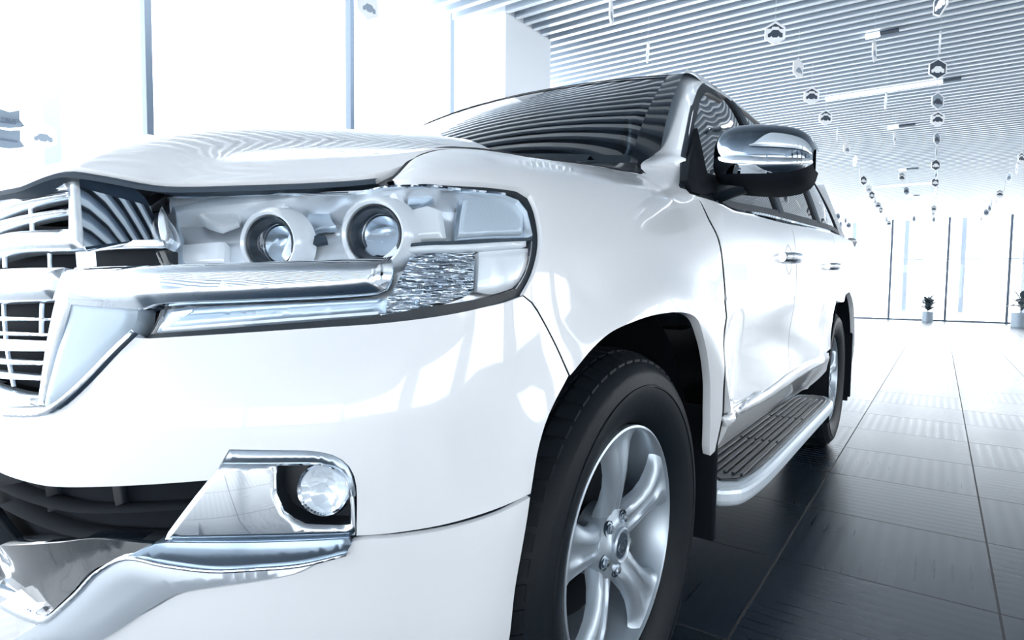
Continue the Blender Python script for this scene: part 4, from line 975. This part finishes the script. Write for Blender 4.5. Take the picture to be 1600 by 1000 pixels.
# ---- linear lights in the ceiling
LAMP = mat('lamp_tube', (.9, .95, 1), .4, emit=(.92, .97, 1), es=2.2)
def tubelight(p0, p1, label, dark=.35, name='linear_light'):
    a, b_ = P(*p0, z=H-.012), P(*p1, z=H-.012); x = (a.x+b_.x)/2; r = tag(empty(name, (x, (a.y+b_.y)/2, H)), label, 'ceiling light', 'linear lights in the slatted ceiling')
    lo, hi = min(a.y, b_.y), max(a.y, b_.y)
    o = box('light_tube', (x-.03, lo, H-.024), (x+.03, hi, H-.001), LAMP); wpart(o, r)
    o = box('light_housing', (x-.03, lo-dark*.6, H-.012), (x+.03, lo, H-.001), GREYSEAL); wpart(o, r)
tubelight((1290, 155), (1473, 127), 'long bright linear light crossing the slats beside the middle string', .25)
tubelight((1352, 57), (1375, 54), 'short bright light with dark end above the topmost tilted card', .22)
tubelight((1387, 200), (1404, 198), 'short bright light with dark end above the third tilted card', .3)
tubelight((1370, 292), (1456, 286), 'long thin linear light far back under the ceiling', .0001)
tubelight((1405, 266), (1416, 265), 'tiny bright light far back above the fourth tilted card', .3)
tubelight((1416, 307), (1427, 306), 'tiny bright light far back just below the fifth tilted card', .2)

# ---- ribbon sign on the left
def P2(px, py): return P(px, py, y=1.1)
sg = tag(empty('ribbon_sign', P2(10, 200)), 'grey ribbon-shaped sign reading TRUST hanging by the left window', 'sign')
so = sg.location.copy()
SIGNM = mat('sign_grey', (.30, .37, .45), .5); SIGNL = mat('sign_letters', (.16, .21, .28), .5)
def extr(name, pts, y0, y1, m, par_):
    bm = bmesh.new(); a = [bm.verts.new((p.x, y0, p.z)) for p in pts]; b_ = [bm.verts.new((p.x, y1, p.z)) for p in pts]; bm.faces.new(a); bm.faces.new(b_[::-1])
    for k in range(len(pts)): bm.faces.new((a[k], b_[k], b_[(k+1) % len(pts)], a[(k+1) % len(pts)]))
    o = frombm(name, bm, m); return wpart(o, par_)
extr('upper_ribbon', [P2(*q) for q in [(-30, 164), (-15, 167), (0, 170), (15, 175), (31, 172), (31, 187), (39, 197), (31, 199), (15, 200), (-8, 197), (-30, 190)]], 1.1, 1.112, SIGNM, sg)
extr('lower_ribbon', [P2(*q) for q in [(-30, 194), (-8, 200), (15, 204), (32, 203), (32, 220), (39, 229), (30, 231), (15, 232), (0, 230), (-30, 224)]], 1.1, 1.112, SIGNM, sg)
for q in ([(-30, 180), (0, 190), (24, 193), (24, 194.5), (0, 191.5), (-30, 182)], [(-30, 208), (0, 216), (27, 220), (27, 223), (0, 219), (-30, 211)]):
    extr('sign_line', [P2(*a) for a in q], 1.096, 1.1, SIGNL, sg)
fc = bpy.data.curves.new('sign_text', 'FONT'); fc.body = 'TRUST'; fc.size = .0175; fc.extrude = .001; fc.align_x = 'LEFT'
tmp = bpy.data.objects.new('tmp', fc); me = bpy.data.meshes.new_from_object(tmp); bpy.data.objects.remove(tmp)
to = bpy.data.objects.new('sign_text', me); me.materials.append(SIGNL); COL.objects.link(to); to.parent = sg
to.location = P2(1, 189)-so+Vector((0, -.004, 0)); to.rotation_euler = (PI/2, math.radians(-3), 0)
for px in (-20, 26):
    a = P2(px, 174); wpart(box('sign_cord', (a.x-.001, 1.105, a.z), (a.x+.001, 1.107, H), THREAD), sg)

# ---- grey banner out of frame at the far right end; it shows mirrored in the front door
bn = tag(empty('hanging_banner', (X1-.5, -6.4, 0)), 'grey banner reading 300 seen mirrored in the front door', 'banner')
wpart(box('banner_cloth', (X1-.52, -7.4, 1.35), (X1-.50, -5.5, 2.15), SIGNM), bn)
wpart(box('banner_post', (X1-.54, -5.5, 0), (X1-.50, -5.42, 2.3), MUL), bn); wpart(box('banner_post', (X1-.54, -7.48, 0), (X1-.50, -7.4, 2.3), MUL), bn)
fc = bpy.data.curves.new('banner_text', 'FONT'); fc.body = '300'; fc.size = .75; fc.extrude = .004; fc.align_x = 'CENTER'
tmp = bpy.data.objects.new('tmp', fc); me = bpy.data.meshes.new_from_object(tmp); bpy.data.objects.remove(tmp)
to = bpy.data.objects.new('banner_text', me); me.materials.append(WALLM); COL.objects.link(to); to.parent = bn
to.location = (-.03, -.05, 1.5); to.rotation_euler = (PI/2, 0, -PI/2)
for y0 in (-4.6, -8.6): tag(box('trim_%d' % (2 if y0 > -5 else 3), (X1-.45, y0, 0), (X1-.07, y0+.45, H), WALLM), kind='structure')

# ---- potted plants by the far window
LEAF = mat('leaf', (.07, .10, .12), .4); POT = mat('pot_metal', (.24, .29, .34), .4, .5); random.seed(4)
def leafquad(bm, p, d, ln, wd, droop):
    s_ = d.cross(Vector((0, 0, 1))); s_ = s_.normalized() if s_.length > .01 else Vector((1, 0, 0)); prev = None
    for i in range(6):
        t = i/5; c = p+d*ln*t+Vector((0, 0, -droop*t*t)); ww_ = wd*math.sin(PI*min(.98, t*.9+.08)); a = bm.verts.new(c-s_*ww_); m_ = bm.verts.new(c-Vector((0, 0, ww_*.3))); b_ = bm.verts.new(c+s_*ww_)
        if prev: bm.faces.new((prev[0], prev[1], m_, a)); bm.faces.new((prev[1], prev[2], b_, m_))
        prev = (a, m_, b_)
def plant(px, py, rad, hgt_, label, leaves, ln, wd, top):
    p = P(px, py, z=0); p.x = min(p.x, X1-.3); r = tag(empty('potted_plant', (p.x, p.y, 0)), label, 'plant')
    bm = bmesh.new(); n_ = 24
    prof = [(rad*.92, 0), (rad, hgt_), (rad*.92, hgt_), (rad*.9, hgt_-.04), (.001, hgt_-.04)]
    rings = [[Vector((q*math.cos(2*PI*k/n_), q*math.sin(2*PI*k/n_), z)) for k in range(n_)] for q, z in prof]
    loft('pot', rings, POT, r)
    bm = bmesh.new()
    for i in range(leaves):
        a = random.uniform(0, 2*PI); z = hgt_+top*random.uniform(.05, .8); el = random.uniform(.2, 1.2)
        leafquad(bm, Vector((0, 0, z)), Vector((math.cos(a)*math.cos(el), math.sin(a)*math.cos(el), math.sin(el))), ln*random.uniform(.6, 1.1), wd, ln*.3)
    me = bpy.data.meshes.new('foliage'); bm.to_mesh(me); bm.free(); link('foliage', me, LEAF, r)
    tube('stem', [(0, 0, hgt_-.05), (.01, 0, hgt_+top*.9)], .012, LEAF, r, 6)
plant(1449, 502, .15, .28, 'small bushy plant in a metal pot by the far window', 150, .34, .040, .40)
plant(1594, 511, .21, .36, 'broad-leaved plant in a larger metal pot at the right edge', 18, .50, .075, .5)
# a second white car beyond, only its bonnet edge and mirror show above ours
